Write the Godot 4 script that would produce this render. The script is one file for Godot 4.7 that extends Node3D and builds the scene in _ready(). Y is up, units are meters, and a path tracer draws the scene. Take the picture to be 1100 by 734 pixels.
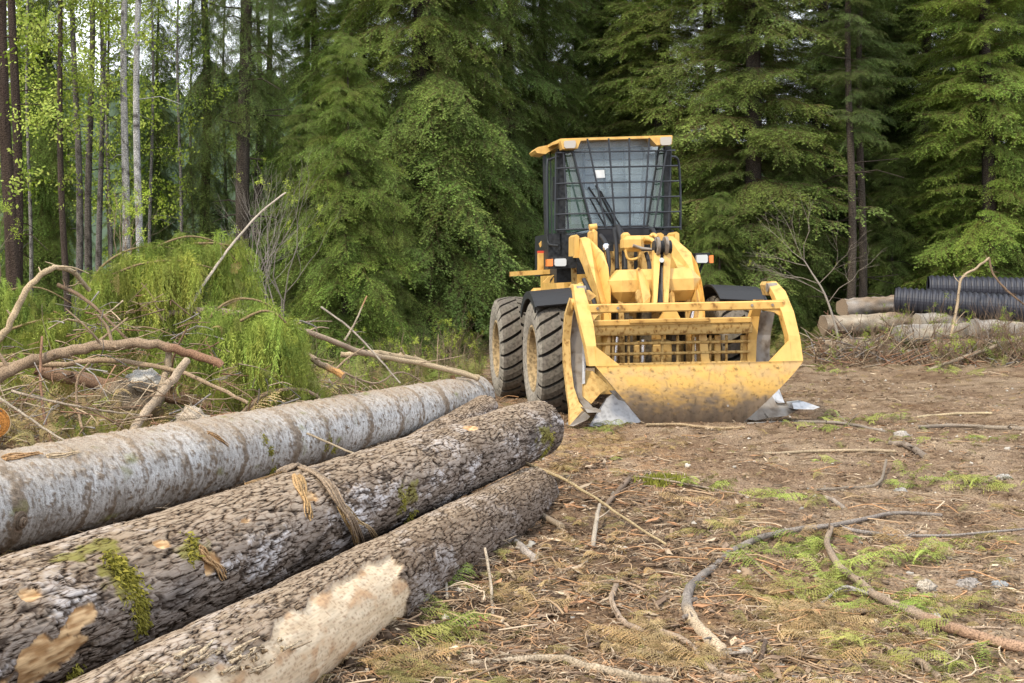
extends Node3D

# A logging site: a wheel loader with a log fork stands on bare soil before a conifer forest; cut logs and slash on the left.

const EYE := 1.55          # height of the camera above the ground, metres
const LENS := 1500.0       # focal length in photo pixels (the photo is 1100 x 734)
const TILT := 0.03665      # the camera looks down by 2.1 degrees

var rng := RandomNumberGenerator.new()
var counts := {}
var M := {}
var n_low: FastNoiseLite
var n_mid: FastNoiseLite
var n_fine: FastNoiseLite
var n_patch: FastNoiseLite
var n_bark: FastNoiseLite
var n_furrow: FastNoiseLite
var n_cell: FastNoiseLite
var n_cellv: FastNoiseLite


func _ready():
	# camera
	var cam := Camera3D.new()
	cam.name = "camera"
	add_child(cam)
	cam.position = Vector3(0, EYE, 0)
	cam.rotation.x = -TILT
	cam.keep_aspect = Camera3D.KEEP_HEIGHT
	cam.fov = rad_to_deg(2.0 * atan(367.0 / LENS))
	cam.near = 0.1
	cam.far = 2000.0
	cam.current = true
	# sky, air, exposure
	var we := WorldEnvironment.new()
	we.name = "environment"
	var env := Environment.new()
	env.background_mode = Environment.BG_SKY
	var sm := ProceduralSkyMaterial.new()
	sm.sky_top_color = Color(0.84, 0.87, 0.91)
	sm.sky_horizon_color = Color(0.94, 0.95, 0.97)
	sm.sky_curve = 0.2
	sm.ground_bottom_color = Color(0.35, 0.3, 0.25)
	sm.ground_horizon_color = Color(0.6, 0.6, 0.6)
	sm.sun_angle_max = 40.0
	sm.sky_energy_multiplier = 1.42
	var sky := Sky.new()
	sky.sky_material = sm
	env.sky = sky
	env.tonemap_mode = Environment.TONE_MAPPER_LINEAR
	env.tonemap_exposure = 1.17
	env.sdfgi_enabled = true
	env.ssao_enabled = true
	env.ssil_enabled = true
	we.environment = env
	add_child(we)
	# the sun behind thin cloud: high, behind the camera and to its left
	var sun := DirectionalLight3D.new()
	sun.name = "sun"
	sun.light_color = Color(1.0, 0.95, 0.86)
	sun.light_energy = 1.2
	sun.light_angular_distance = 6.0
	sun.shadow_enabled = true
	sun.rotation = Vector3(deg_to_rad(-47), deg_to_rad(-36), 0)
	add_child(sun)

	rng.seed = 4711
	make_noises()
	make_materials()
	build_setting()
	build_forest()
	build_loader()
	build_logs()
	build_log_pile()
	build_slash()
	build_litter()


# ---------------------------------------------------------------- helpers

func at(px: float, py: float, d: float) -> Vector3:          # the point that far ahead on the line of sight
	var v := Vector3((px - 550.0) / LENS, (367.0 - py) / LENS, -1.0).rotated(Vector3.RIGHT, -TILT)
	return Vector3(0, EYE, 0) + v * (d / -v.z)


func on_ground(px: float, py: float, lift := 0.0) -> Vector3:
	var d := 2325.0 / maxf(py - 312.0, 12.0)
	var p := Vector3.ZERO
	for k in 14:
		p = at(px, py, d)
		var want := d * (EYE - gy(p.x, p.z)) / maxf(EYE - p.y, 0.02)
		d = lerpf(d, want, 0.6)
	p.y = gy(p.x, p.z) + lift
	return p


func lin(r: float, g: float, b: float) -> Color:
	return Color(r, g, b).linear_to_srgb()


func rr(a: float, b: float) -> float:
	return rng.randf_range(a, b)


func named(called: String, parent: Node) -> String:
	var key := str(parent.get_instance_id()) + called
	var n: int = counts.get(key, 0)
	counts[key] = n + 1
	return called if n == 0 else "%s_%03d" % [called, n]


func tag(o: Node, label := "", category := "", group := "", kind := "") -> Node:
	if label != "": o.set_meta("label", label)
	if category != "": o.set_meta("category", category)
	if group != "": o.set_meta("group", group)
	if kind != "": o.set_meta("kind", kind)
	return o


func thing(called: String, label: String, category: String, pos := Vector3.ZERO, turn := 0.0, group := "") -> Node3D:
	var o := Node3D.new()
	o.name = named(called, self)
	add_child(o)
	o.position = pos
	o.rotation.y = turn
	tag(o, label, category, group)
	return o


func holder(called: String, parent: Node) -> Node3D:
	var o := Node3D.new()
	o.name = named(called, parent)
	parent.add_child(o)
	return o


func put(called: String, mesh: Mesh, mat: Material, parent: Node = null) -> MeshInstance3D:
	var p: Node = parent if parent else self
	var o := MeshInstance3D.new()
	o.name = named(called, p)
	o.mesh = mesh
	o.material_override = null
	if mesh is ArrayMesh:
		for i in mesh.get_surface_count():
			if mesh.surface_get_material(i) != mat:
				o.set_surface_override_material(i, mat)
	p.add_child(o, true)
	return o


func part(called: String, st: SurfaceTool, mat: Material, parent: Node = null) -> MeshInstance3D:
	st.generate_normals()
	return put(called, st.commit(), mat, parent)


func scatter(called: String, mesh: Mesh, mat: Material, xs: Array, cs: Array, parent: Node = null) -> MultiMeshInstance3D:
	var p: Node = parent if parent else self
	var mm := MultiMesh.new()
	mm.transform_format = MultiMesh.TRANSFORM_3D
	mm.use_colors = true
	mesh.surface_set_material(0, mat)
	mm.mesh = mesh
	mm.instance_count = xs.size()
	for i in xs.size():
		mm.set_instance_transform(i, xs[i])
		mm.set_instance_color(i, cs[i])
	var o := MultiMeshInstance3D.new()
	o.name = named(called, p)
	o.multimesh = mm
	o.set_meta("kind", "stuff")
	p.add_child(o, true)
	return o


func begin() -> SurfaceTool:
	var st := SurfaceTool.new()
	st.begin(Mesh.PRIMITIVE_TRIANGLES)
	st.set_smooth_group(-1)
	return st


func quad(st: SurfaceTool, a: Vector3, b: Vector3, c: Vector3, d: Vector3):   # clockwise seen from outside
	st.add_vertex(a); st.add_vertex(b); st.add_vertex(c)
	st.add_vertex(a); st.add_vertex(c); st.add_vertex(d)


func hexa(st: SurfaceTool, p: Array):
	# eight corners: 0-3 the front loop clockwise seen from the front, 4-7 the same corners of the back loop
	quad(st, p[0], p[1], p[2], p[3])
	quad(st, p[7], p[6], p[5], p[4])
	for i in 4:
		var j := (i + 1) % 4
		quad(st, p[j], p[i], p[i + 4], p[j + 4])


func box(st: SurfaceTool, c: Vector3, s: Vector3, bevel := 0.0, basis := Basis()):
	st.set_smooth_group(-1)
	var h := s * 0.5
	if bevel <= 0.0:
		var p := []
		for z in [1, -1]:
			for q in [[-1, -1], [-1, 1], [1, 1], [1, -1]]:
				p.append(c + basis * Vector3(q[0] * h.x, q[1] * h.y, z * h.z))
		hexa(st, p)
		return
	var b := minf(bevel, minf(h.x, minf(h.y, h.z)) * 0.95)
	var pts := []
	for x in [-1, 1]:
		for y in [-1, 1]:
			for z in [-1, 1]:
				var s3 := Vector3(x, y, z)
				pts.append(c + basis * (s3 * Vector3(h.x, h.y - b, h.z - b)))
				pts.append(c + basis * (s3 * Vector3(h.x - b, h.y, h.z - b)))
				pts.append(c + basis * (s3 * Vector3(h.x - b, h.y - b, h.z)))
	hull(st, pts, c)


func hull(st: SurfaceTool, pts: Array, c: Vector3):           # the bevelled box from its 24 points
	var id := func(x, y, z, k): return ((x * 2 + y) * 2 + z) * 3 + k
	var face := func(l: Array):
		var a: Vector3 = pts[l[0]]
		var n: Vector3 = (pts[l[2]] - a).cross(pts[l[1]] - a)
		if n.dot(a - c) < 0.0:
			l.reverse()
		for i in range(1, l.size() - 1):
			st.add_vertex(pts[l[0]]); st.add_vertex(pts[l[i]]); st.add_vertex(pts[l[i + 1]])
	for s in [0, 1]:
		face.call([id.call(s, 0, 0, 0), id.call(s, 0, 1, 0), id.call(s, 1, 1, 0), id.call(s, 1, 0, 0)])
		face.call([id.call(0, s, 0, 1), id.call(0, s, 1, 1), id.call(1, s, 1, 1), id.call(1, s, 0, 1)])
		face.call([id.call(0, 0, s, 2), id.call(0, 1, s, 2), id.call(1, 1, s, 2), id.call(1, 0, s, 2)])
		for t in [0, 1]:
			face.call([id.call(0, s, t, 1), id.call(1, s, t, 1), id.call(1, s, t, 2), id.call(0, s, t, 2)])
			face.call([id.call(s, 0, t, 0), id.call(s, 1, t, 0), id.call(s, 1, t, 2), id.call(s, 0, t, 2)])
			face.call([id.call(s, t, 0, 0), id.call(s, t, 1, 0), id.call(s, t, 1, 1), id.call(s, t, 0, 1)])
			for u in [0, 1]:
				face.call([id.call(s, t, u, 0), id.call(s, t, u, 1), id.call(s, t, u, 2)])


func smooth_path(pts: Array, per := 4) -> Array:
	if pts.size() < 3:
		return pts
	var out := []
	for i in pts.size() - 1:
		var a: Vector3 = pts[maxi(i - 1, 0)]
		var b: Vector3 = pts[i]
		var c: Vector3 = pts[i + 1]
		var d: Vector3 = pts[mini(i + 2, pts.size() - 1)]
		for k in per:
			out.append(b.cubic_interpolate(c, a, d, float(k) / per))
	out.append(pts[-1])
	return out


func tube(st: SurfaceTool, pts: Array, r0: float, r1: float, sides := 6, rough := 0.0, cap := true, col = null):
	st.set_smooth_group(1)
	var n := pts.size()
	var t: Vector3 = (pts[1] - pts[0]).normalized()
	var u := t.cross(Vector3.UP if absf(t.y) < 0.9 else Vector3.RIGHT).normalized()
	var rings := []
	for i in n:
		var tt: Vector3 = (pts[mini(i + 1, n - 1)] - pts[maxi(i - 1, 0)]).normalized()
		u = (u - tt * u.dot(tt)).normalized()
		var v := tt.cross(u)
		var r := lerpf(r0, r1, float(i) / (n - 1))
		var ring := []
		for k in sides:
			var a := TAU * k / sides
			var q := r * (1.0 + (rng.randf_range(-rough, rough) if rough > 0.0 else 0.0))
			ring.append(pts[i] + (u * cos(a) + v * sin(a)) * q)
		rings.append(ring)
	for i in n - 1:
		for k in sides:
			var k2 := (k + 1) % sides
			if col is Array:
				for e in [[i, k], [i + 1, k], [i + 1, k2], [i, k], [i + 1, k2], [i, k2]]:
					st.set_color(col[e[0]])
					st.add_vertex(rings[e[0]][e[1]])
				continue
			if col != null: st.set_color(col)
			quad(st, rings[i][k], rings[i + 1][k], rings[i + 1][k2], rings[i][k2])
	if cap:
		st.set_smooth_group(-1)
		if col is Array: st.set_color((col[0] as Color).lerp(Color(0.5, 0.38, 0.24), 0.6))
		for k in range(1, sides - 1):
			st.add_vertex(rings[0][0]); st.add_vertex(rings[0][k]); st.add_vertex(rings[0][k + 1])
			st.add_vertex(rings[-1][0]); st.add_vertex(rings[-1][k + 1]); st.add_vertex(rings[-1][k])


func lathe(st: SurfaceTool, prof: Array, sides: int, xf: Transform3D, smooth := true):
	# profile points are (radius, x); turned about the local x axis
	st.set_smooth_group(2 if smooth else -1)
	for i in prof.size() - 1:
		if smooth: st.set_smooth_group(2 + i * 0)
		for k in sides:
			var a := TAU * k / sides
			var b := TAU * (k + 1) / sides
			var p: Vector2 = prof[i]
			var q: Vector2 = prof[i + 1]
			var p0 := xf * Vector3(p.y, p.x * cos(a), p.x * sin(a))
			var p1 := xf * Vector3(p.y, p.x * cos(b), p.x * sin(b))
			var q0 := xf * Vector3(q.y, q.x * cos(a), q.x * sin(a))
			var q1 := xf * Vector3(q.y, q.x * cos(b), q.x * sin(b))
			quad(st, p0, q0, q1, p1)


func plate(st: SurfaceTool, pts: Array, thick: Vector3):
	# a plate whose front outline is given in 3D; it is carried back by «thick»
	st.set_smooth_group(-1)
	var flat := PackedVector2Array()
	for p in pts:
		flat.append(Vector2(p.x, p.y))
	var tri := Geometry2D.triangulate_polygon(flat)
	for i in range(0, tri.size(), 3):
		var a: Vector3 = pts[tri[i]]
		var b: Vector3 = pts[tri[i + 1]]
		var c: Vector3 = pts[tri[i + 2]]
		if (c - a).cross(b - a).z < 0.0:
			var s := b; b = c; c = s
		st.add_vertex(a); st.add_vertex(b); st.add_vertex(c)
		st.add_vertex(a + thick); st.add_vertex(c + thick); st.add_vertex(b + thick)
	var cw := Geometry2D.is_polygon_clockwise(flat)
	for i in pts.size():
		var a: Vector3 = pts[i]
		var b: Vector3 = pts[(i + 1) % pts.size()]
		if cw:
			quad(st, b, a, a + thick, b + thick)
		else:
			quad(st, a, b, b + thick, a + thick)


# ---------------------------------------------------------------- noises and materials

func noise(kind: int, freq: float, octaves: int, sd: int) -> FastNoiseLite:
	var n := FastNoiseLite.new()
	n.noise_type = kind
	n.frequency = freq
	n.seed = sd
	if octaves > 1:
		n.fractal_type = FastNoiseLite.FRACTAL_FBM
		n.fractal_octaves = octaves
	else:
		n.fractal_type = FastNoiseLite.FRACTAL_NONE
	return n


func make_noises():
	n_low = noise(FastNoiseLite.TYPE_SIMPLEX_SMOOTH, 0.35, 2, 11)
	n_mid = noise(FastNoiseLite.TYPE_SIMPLEX_SMOOTH, 2.2, 3, 12)
	n_fine = noise(FastNoiseLite.TYPE_SIMPLEX, 9.0, 3, 13)
	n_patch = noise(FastNoiseLite.TYPE_SIMPLEX_SMOOTH, 1.0, 3, 14)
	n_bark = noise(FastNoiseLite.TYPE_SIMPLEX_SMOOTH, 1.0, 4, 15)
	n_furrow = noise(FastNoiseLite.TYPE_SIMPLEX_SMOOTH, 1.0, 2, 21)
	n_cell = noise(FastNoiseLite.TYPE_CELLULAR, 1.0, 1, 16)
	n_cell.cellular_return_type = FastNoiseLite.RETURN_DISTANCE2_SUB
	n_cell.cellular_jitter = 1.0
	n_cell.domain_warp_enabled = true
	n_cell.domain_warp_amplitude = 0.7
	n_cell.domain_warp_frequency = 0.5
	n_cellv = noise(FastNoiseLite.TYPE_CELLULAR, 1.0, 1, 16)
	n_cellv.cellular_return_type = FastNoiseLite.RETURN_CELL_VALUE
	n_cellv.cellular_jitter = 1.0
	n_cellv.domain_warp_enabled = true
	n_cellv.domain_warp_amplitude = 0.7
	n_cellv.domain_warp_frequency = 0.5


func ntex(freq: float, sd: int, ramp: Array, octaves := 4, size := 512, kind := FastNoiseLite.TYPE_SIMPLEX_SMOOTH) -> NoiseTexture2D:
	var t := NoiseTexture2D.new()
	t.width = size
	t.height = size
	t.seamless = true
	t.generate_mipmaps = false
	t.noise = noise(kind, freq, octaves, sd)
	if ramp.size():
		var g := Gradient.new()
		var offs := PackedFloat32Array()
		var cols := PackedColorArray()
		for r in ramp:
			offs.append(r[0])
			cols.append(r[1])
		g.offsets = offs
		g.colors = cols
		t.color_ramp = g
	return t


func cells(freq: float, sd: int, ramp: Array) -> NoiseTexture2D:
	var t := ntex(freq, sd, ramp, 1, 1024, FastNoiseLite.TYPE_CELLULAR)
	var n: FastNoiseLite = t.noise
	n.cellular_return_type = FastNoiseLite.RETURN_DISTANCE2_SUB
	n.cellular_jitter = 0.95
	n.domain_warp_enabled = true
	n.domain_warp_amplitude = 22.0
	n.domain_warp_frequency = 0.02
	n.domain_warp_fractal_octaves = 3
	return t


func ridges(freq: float, sd: int, ramp: Array) -> NoiseTexture2D:
	var t := ntex(freq, sd, ramp, 3, 1024)
	var n: FastNoiseLite = t.noise
	n.fractal_type = FastNoiseLite.FRACTAL_RIDGED
	n.fractal_gain = 0.55
	return t


func grey(v: float) -> Color:
	return Color(v, v, v)


func mat(called: String, c: Color, rough := 0.8, metal := 0.0, vcol := false) -> StandardMaterial3D:
	var m := StandardMaterial3D.new()
	m.resource_name = called
	m.albedo_color = c
	m.roughness = rough
	m.metallic = metal
	m.metallic_specular = 0.4
	m.vertex_color_use_as_albedo = vcol
	M[called] = m
	return m


func grain(m: StandardMaterial3D, tex: Texture2D, scale: float, height: Texture2D = null, cm := 0.5, world := true):
	m.uv1_triplanar = true
	m.uv1_world_triplanar = world
	m.uv1_scale = Vector3.ONE * scale
	m.albedo_texture = tex
	if height:
		m.heightmap_enabled = true
		m.heightmap_texture = height
		m.heightmap_scale = cm


func make_materials():
	var speck := ntex(0.02, 31, [[0.25, grey(0.62)], [0.5, grey(0.9)], [0.75, grey(1.0)]], 5)
	var speck2 := ntex(0.05, 32, [[0.3, grey(0.5)], [0.55, grey(0.9)], [0.8, grey(1.0)]], 5)
	var bump := ntex(0.03, 33, [], 5)
	var bump_fine := ntex(0.07, 34, [], 4)
	var g := mat("soil", Color.WHITE, 0.95, 0.0, true)
	g.metallic_specular = 0.2
	grain(g, ntex(0.045, 35, [[0.2, Color(0.58, 0.54, 0.5)], [0.45, Color(0.86, 0.84, 0.82)], [0.6, Color(1, 0.99, 0.97)], [0.8, Color(1, 0.98, 0.94)]], 5, 1024), 0.9, bump_fine, 1.6)
	var b := mat("bark", Color.WHITE, 0.9, 0.0, true)
	b.metallic_specular = 0.25
	grain(b, ntex(0.03, 36, [[0.25, grey(0.68)], [0.5, grey(0.93)], [0.8, grey(1.0)]], 5), 5.0, bump_fine, 0.35)
	# bark: long wavy furrows along the log, crossed by fine cracks
	var pb := mat("plated_bark", Color.WHITE, 0.9, 0.0, true)
	pb.metallic_specular = 0.25
	var furrow := ridges(0.011, 51, [[0.0, Color(1, 1, 1)], [0.62, Color(0.95, 0.94, 0.93)], [0.82, Color(0.72, 0.68, 0.64)], [0.92, Color(0.30, 0.25, 0.21)], [1.0, Color(0.15, 0.12, 0.10)]])
	pb.albedo_texture = furrow
	pb.heightmap_enabled = true
	pb.heightmap_texture = ridges(0.011, 51, [[0.0, grey(1.0)], [0.55, grey(0.9)], [0.78, grey(0.62)], [0.95, grey(0.0)]])
	pb.heightmap_scale = 1.5
	pb.detail_enabled = true
	pb.detail_blend_mode = BaseMaterial3D.BLEND_MODE_MUL
	pb.detail_albedo = cells(0.020, 52, [[0.0, Color(0.66, 0.62, 0.59)], [0.05, Color(0.84, 0.81, 0.79)], [0.11, Color(0.95, 0.94, 0.93)], [0.6, Color(1, 1, 1)]])
	pb.detail_uv_layer = BaseMaterial3D.DETAIL_UV_1
	var bw := mat("bare_wood", Color.WHITE, 0.8, 0.0, true)
	bw.metallic_specular = 0.3
	bw.albedo_texture = ntex(0.03, 38, [[0.2, grey(0.90)], [0.5, grey(0.98)], [0.8, grey(1.0)]], 5)
	bw.uv1_scale = Vector3(1.6, 2.4, 1.0)
	bw.heightmap_enabled = true
	bw.heightmap_texture = bump_fine
	bw.heightmap_scale = 0.05
	var tb := mat("trunk_bark", Color.WHITE, 0.95, 0.0, true)
	tb.metallic_specular = 0.2
	grain(tb, speck2, 1.6, bump, 2.0)
	var w := mat("stick", Color.WHITE, 0.88, 0.0, true)
	w.metallic_specular = 0.25
	grain(w, ntex(0.04, 37, [[0.25, grey(0.55)], [0.5, grey(0.9)], [0.8, grey(1.0)]], 4), 4.0, bump_fine, 0.4)
	mat("twig", Color.WHITE, 0.9, 0.0, true).metallic_specular = 0.2
	for f in [["needle", Color(0.38, 0.46, 0.11)], ["leaf", Color(0.5, 0.6, 0.12)], ["frond", Color(0.4, 0.5, 0.1)]]:
		var m := mat(f[0], Color.WHITE, 0.75, 0.0, true)
		m.metallic_specular = 0.3
		m.backlight_enabled = true
		m.backlight = f[1]
		m.cull_mode = BaseMaterial3D.CULL_DISABLED
	# machine
	var dirt := ntex(0.012, 41, [[0.04, Color(0.60, 0.53, 0.45)], [0.20, Color(0.90, 0.87, 0.83)], [0.45, Color(0.97, 0.96, 0.95)], [0.8, Color(1, 1, 1)]], 6)
	var y := mat("yellow_paint", lin(0.62, 0.385, 0.112), 0.5)
	y.metallic_specular = 0.45
	grain(y, dirt, 0.9, bump, 0.06, false)
	y.uv1_scale = Vector3(0.9, 0.7, 0.9)
	y.roughness_texture = ntex(0.02, 42, [[0.3, grey(0.75)], [0.7, grey(1.0)]], 4)
	var y2 := mat("dusty_yellow_paint", lin(0.50, 0.33, 0.12), 0.75)
	grain(y2, ntex(0.02, 43, [[0.1, Color(0.6, 0.52, 0.43)], [0.3, Color(0.9, 0.86, 0.8)], [0.5, Color(1, 1, 1)]], 6), 1.3, bump, 0.1, false)
	y2.uv1_scale = Vector3(1.3, 1.0, 1.3)
	grain(mat("rim_paint", lin(0.40, 0.29, 0.155), 0.85), speck, 1.6, bump, 0.1, false)
	var wy := mat("worn_paint", Color.WHITE, 0.6, 0.0, true)
	grain(wy, ntex(0.02, 44, [[0.1, grey(0.7)], [0.3, grey(0.95)], [0.5, grey(1.0)]], 6), 1.2, bump, 0.12, false)
	var steel := mat("worn_steel", lin(0.50, 0.50, 0.51), 0.48, 0.6)
	grain(steel, ntex(0.015, 45, [[0.1, grey(0.7)], [0.35, grey(0.95)], [0.55, grey(1.0)]], 5), 1.4, bump, 0.1, false)
	var dsteel := mat("dull_steel", lin(0.27, 0.245, 0.22), 0.6, 0.4)
	grain(dsteel, ntex(0.012, 47, [[0.1, Color(0.62, 0.55, 0.48)], [0.45, Color(0.95, 0.93, 0.9)], [0.7, grey(1.0)]], 4), 0.8, bump, 0.15, false)
	var rub := mat("tyre_rubber", Color.WHITE, 0.92, 0.0, true)
	rub.metallic_specular = 0.25
	grain(rub, ntex(0.02, 46, [[0.2, grey(0.7)], [0.5, grey(0.95)], [0.7, grey(1.0)]], 5), 1.5, bump_fine, 0.15, false)
	var blk := mat("black_steel", lin(0.022, 0.024, 0.027), 0.5)
	grain(blk, speck, 1.5, null, 0.0, false)
	mat("black_rubber", lin(0.02, 0.02, 0.022), 0.55)
	mat("guard_steel", lin(0.028, 0.032, 0.04), 0.5)
	mat("seat_cloth", lin(0.03, 0.03, 0.035), 0.9)
	mat("lens", lin(0.50, 0.52, 0.53), 0.15).clearcoat_enabled = true
	mat("work_lens", lin(0.38, 0.35, 0.31), 0.2).clearcoat_enabled = true
	mat("amber", lin(0.85, 0.20, 0.02), 0.2).clearcoat_enabled = true
	mat("red_paint", lin(0.55, 0.06, 0.03), 0.5)
	mat("paper", lin(0.8, 0.82, 0.82), 0.7)
	mat("chrome", lin(0.75, 0.75, 0.77), 0.2, 1.0)
	var sg := mat("side_glass", Color(0.30, 0.42, 0.36, 0.34), 0.05)
	sg.transparency = BaseMaterial3D.TRANSPARENCY_ALPHA
	sg.metallic_specular = 0.6
	var wg := mat("windshield", Color(0.62, 0.70, 0.75, 0.30), 0.28)
	wg.transparency = BaseMaterial3D.TRANSPARENCY_ALPHA
	wg.metallic_specular = 0.7
	var rg := mat("rear_glass", lin(0.42, 0.50, 0.55), 0.35)  # opaque pale pane; brightness of the sky behind the cab painted in
	rg.metallic_specular = 0.6
	grain(mat("dark_steel", lin(0.10, 0.075, 0.045), 0.7), speck, 1.4, bump, 0.1, false)  # dark brown, set darker than the frame so the grate stands out
	var pipe := mat("black_plastic", lin(0.030, 0.031, 0.042), 0.42)
	pipe.metallic_specular = 0.5
	var stone := mat("stone", Color.WHITE, 0.9, 0.0, true)
	grain(stone, speck2, 3.0, bump, 0.8)
	mat("hill", lin(0.05, 0.075, 0.045), 1.0)


# ---------------------------------------------------------------- the ground and the hills

func bump2(x: float, z: float, cx: float, cz: float, sx: float, sz: float) -> float:
	return exp(-pow((x - cx) / sx, 2.0) - pow((z - cz) / sz, 2.0))


func gy(x: float, z: float) -> float:
	var d := -z
	var h := 0.62 * smoothstep(22.0, 36.0, d + 0.25 * x * signf(x) * 0.4) + 0.02 * maxf(d - 36.0, 0.0)
	h += 0.28 * bump2(x, z, -3.7, -13.2, 1.9, 2.6) + 0.22 * bump2(x, z, -5.5, -10.5, 1.6, 1.6)
	h += 0.14 * bump2(x, z, -1.85, -4.6, 0.5, 1.3) + 0.10 * bump2(x, z, -0.8, -8.4, 0.5, 2.0)
	h += 0.12 * bump2(x, z, 0.9, -10.6, 0.9, 1.0)
	h -= 0.42 * gap(x, d)
	h += 0.24 * under(x, d)
	h += n_low.get_noise_2d(x, z) * 0.07 + n_mid.get_noise_2d(x, z) * 0.035 + n_fine.get_noise_2d(x, z) * 0.017
	return h


func gap(x: float, d: float) -> float:                        # trench added between the two front logs to deepen their shade
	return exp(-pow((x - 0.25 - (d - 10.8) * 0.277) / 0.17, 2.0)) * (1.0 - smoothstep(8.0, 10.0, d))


func under(x: float, d: float) -> float:                      # earth ridge added under the topmost log to block light beneath it
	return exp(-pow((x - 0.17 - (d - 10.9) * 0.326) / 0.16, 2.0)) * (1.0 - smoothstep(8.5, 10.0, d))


func soil_color(x: float, z: float) -> Color:
	var a := n_patch.get_noise_2d(x * 0.55, z * 0.55)
	var b := n_patch.get_noise_2d(x * 2.3 + 40.0, z * 2.3)
	var c := n_fine.get_noise_2d(x * 1.3, z * 1.3 + 9.0)
	var col := Color(0.172, 0.114, 0.076)
	col = col.lerp(Color(0.29, 0.22, 0.16), clampf(a * 1.3 + 0.25 + 0.3 * smoothstep(0.5, 3.0, x), 0.0, 1.0))
	col = col.lerp(Color(0.115, 0.076, 0.048), clampf(b * 1.9 + 0.05, 0.0, 0.9))
	col = col.lerp(Color(0.36, 0.27, 0.18), clampf(c * 1.4 - 0.1, 0.0, 0.6))
	# dark soil beside the lowest log, deepened with painted shade
	var dark_earth := bump2(x, z, -0.30, -6.2, 0.8, 2.0) + bump2(x, z, 0.35, -8.6, 0.8, 1.6) * 0.8
	col = col.lerp(Color(0.075, 0.050, 0.034), clampf(dark_earth * (1.0 + b), 0.0, 0.9))
	col = col.lerp(Color(0.03, 0.022, 0.016), clampf(gap(x, -z) + under(x, -z), 0.0, 1.0))  # shade in the gap and under the topmost log, painted as black soil
	# rust-coloured bark crumbs trodden in
	var rust := bump2(x, z, 0.75, -13.0, 0.8, 2.4) + 0.8 * bump2(x, z, 1.45, -6.7, 0.45, 0.7) + 0.6 * bump2(x, z, 0.5, -6.2, 0.5, 0.6)
	col = col.lerp(Color(0.36, 0.23, 0.135), clampf(rust * (0.5 + 1.2 * b), 0.0, 0.6))
	# turf towards the trees
	var d := -z
	var turf := smoothstep(26.0, 33.0, d + a * 5.0) + smoothstep(17.0, 21.0, d + a * 3.0) * smoothstep(-0.3, -1.6, x)
	col = col.lerp(Color(0.10, 0.115, 0.035), clampf(turf * (0.7 + b), 0.0, 0.85))
	return col


func axis_steps(cuts: Array) -> PackedFloat32Array:             # [[start, step], ...., [end, 0]]
	var out := PackedFloat32Array()
	for i in cuts.size() - 1:
		var n := int(ceil((cuts[i + 1][0] - cuts[i][0]) / cuts[i][1]))
		for k in n:
			out.append(lerpf(cuts[i][0], cuts[i + 1][0], float(k) / n))
	out.append(cuts[-1][0])
	return out


func build_setting():
	var xs := axis_steps([[-260.0, 30.0], [-30.0, 2.0], [-12.0, 0.3], [-5.0, 0.05], [7.0, 0.2], [14.0, 1.0], [30.0, 30.0], [260.0, 0.0]])
	var ds := axis_steps([[-20.0, 2.0], [1.0, 0.3], [4.5, 0.032], [11.0, 0.05], [19.0, 0.12], [36.0, 1.0], [60.0, 10.0], [260.0, 0.0]])
	var nx := xs.size()
	var nd := ds.size()
	var v := PackedVector3Array()
	var c := PackedColorArray()
	v.resize(nx * nd)
	c.resize(nx * nd)
	for j in nd:
		for i in nx:
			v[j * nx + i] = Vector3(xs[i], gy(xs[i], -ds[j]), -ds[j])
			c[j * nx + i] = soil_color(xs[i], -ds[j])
	var idx := PackedInt32Array()
	idx.resize((nx - 1) * (nd - 1) * 6)
	var w := 0
	for j in nd - 1:
		for i in nx - 1:
			var a := j * nx + i
			for q in [a, a + nx, a + nx + 1, a, a + nx + 1, a + 1]:
				idx[w] = q
				w += 1
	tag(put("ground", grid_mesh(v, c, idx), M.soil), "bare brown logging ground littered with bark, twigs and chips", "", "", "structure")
	# forested hills far behind the trees
	hill("hillside", Vector3(10, 0, -230), 260.0, 70.0, 15.0, 3)
	hill("mountain", Vector3(-260, 0, -900), 620.0, 240.0, 120.0, 7)


func grid_mesh(v: PackedVector3Array, c: PackedColorArray, idx: PackedInt32Array, uv := PackedVector2Array(), normals := PackedVector3Array()) -> ArrayMesh:
	var a := []
	a.resize(Mesh.ARRAY_MAX)
	a[Mesh.ARRAY_VERTEX] = v
	if c.size(): a[Mesh.ARRAY_COLOR] = c
	a[Mesh.ARRAY_INDEX] = idx
	if uv.size(): a[Mesh.ARRAY_TEX_UV] = uv
	a[Mesh.ARRAY_NORMAL] = normals if normals.size() else grid_normals(v, idx)
	var m := ArrayMesh.new()
	m.add_surface_from_arrays(Mesh.PRIMITIVE_TRIANGLES, a)
	return m


func grid_normals(v: PackedVector3Array, idx: PackedInt32Array) -> PackedVector3Array:
	var n := PackedVector3Array()
	n.resize(v.size())
	for t in range(0, idx.size(), 3):
		var a := idx[t]
		var b := idx[t + 1]
		var d := idx[t + 2]
		var q := (v[d] - v[a]).cross(v[b] - v[a])
		n[a] += q
		n[b] += q
		n[d] += q
	for i in n.size():
		n[i] = n[i].normalized()
	return n


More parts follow.
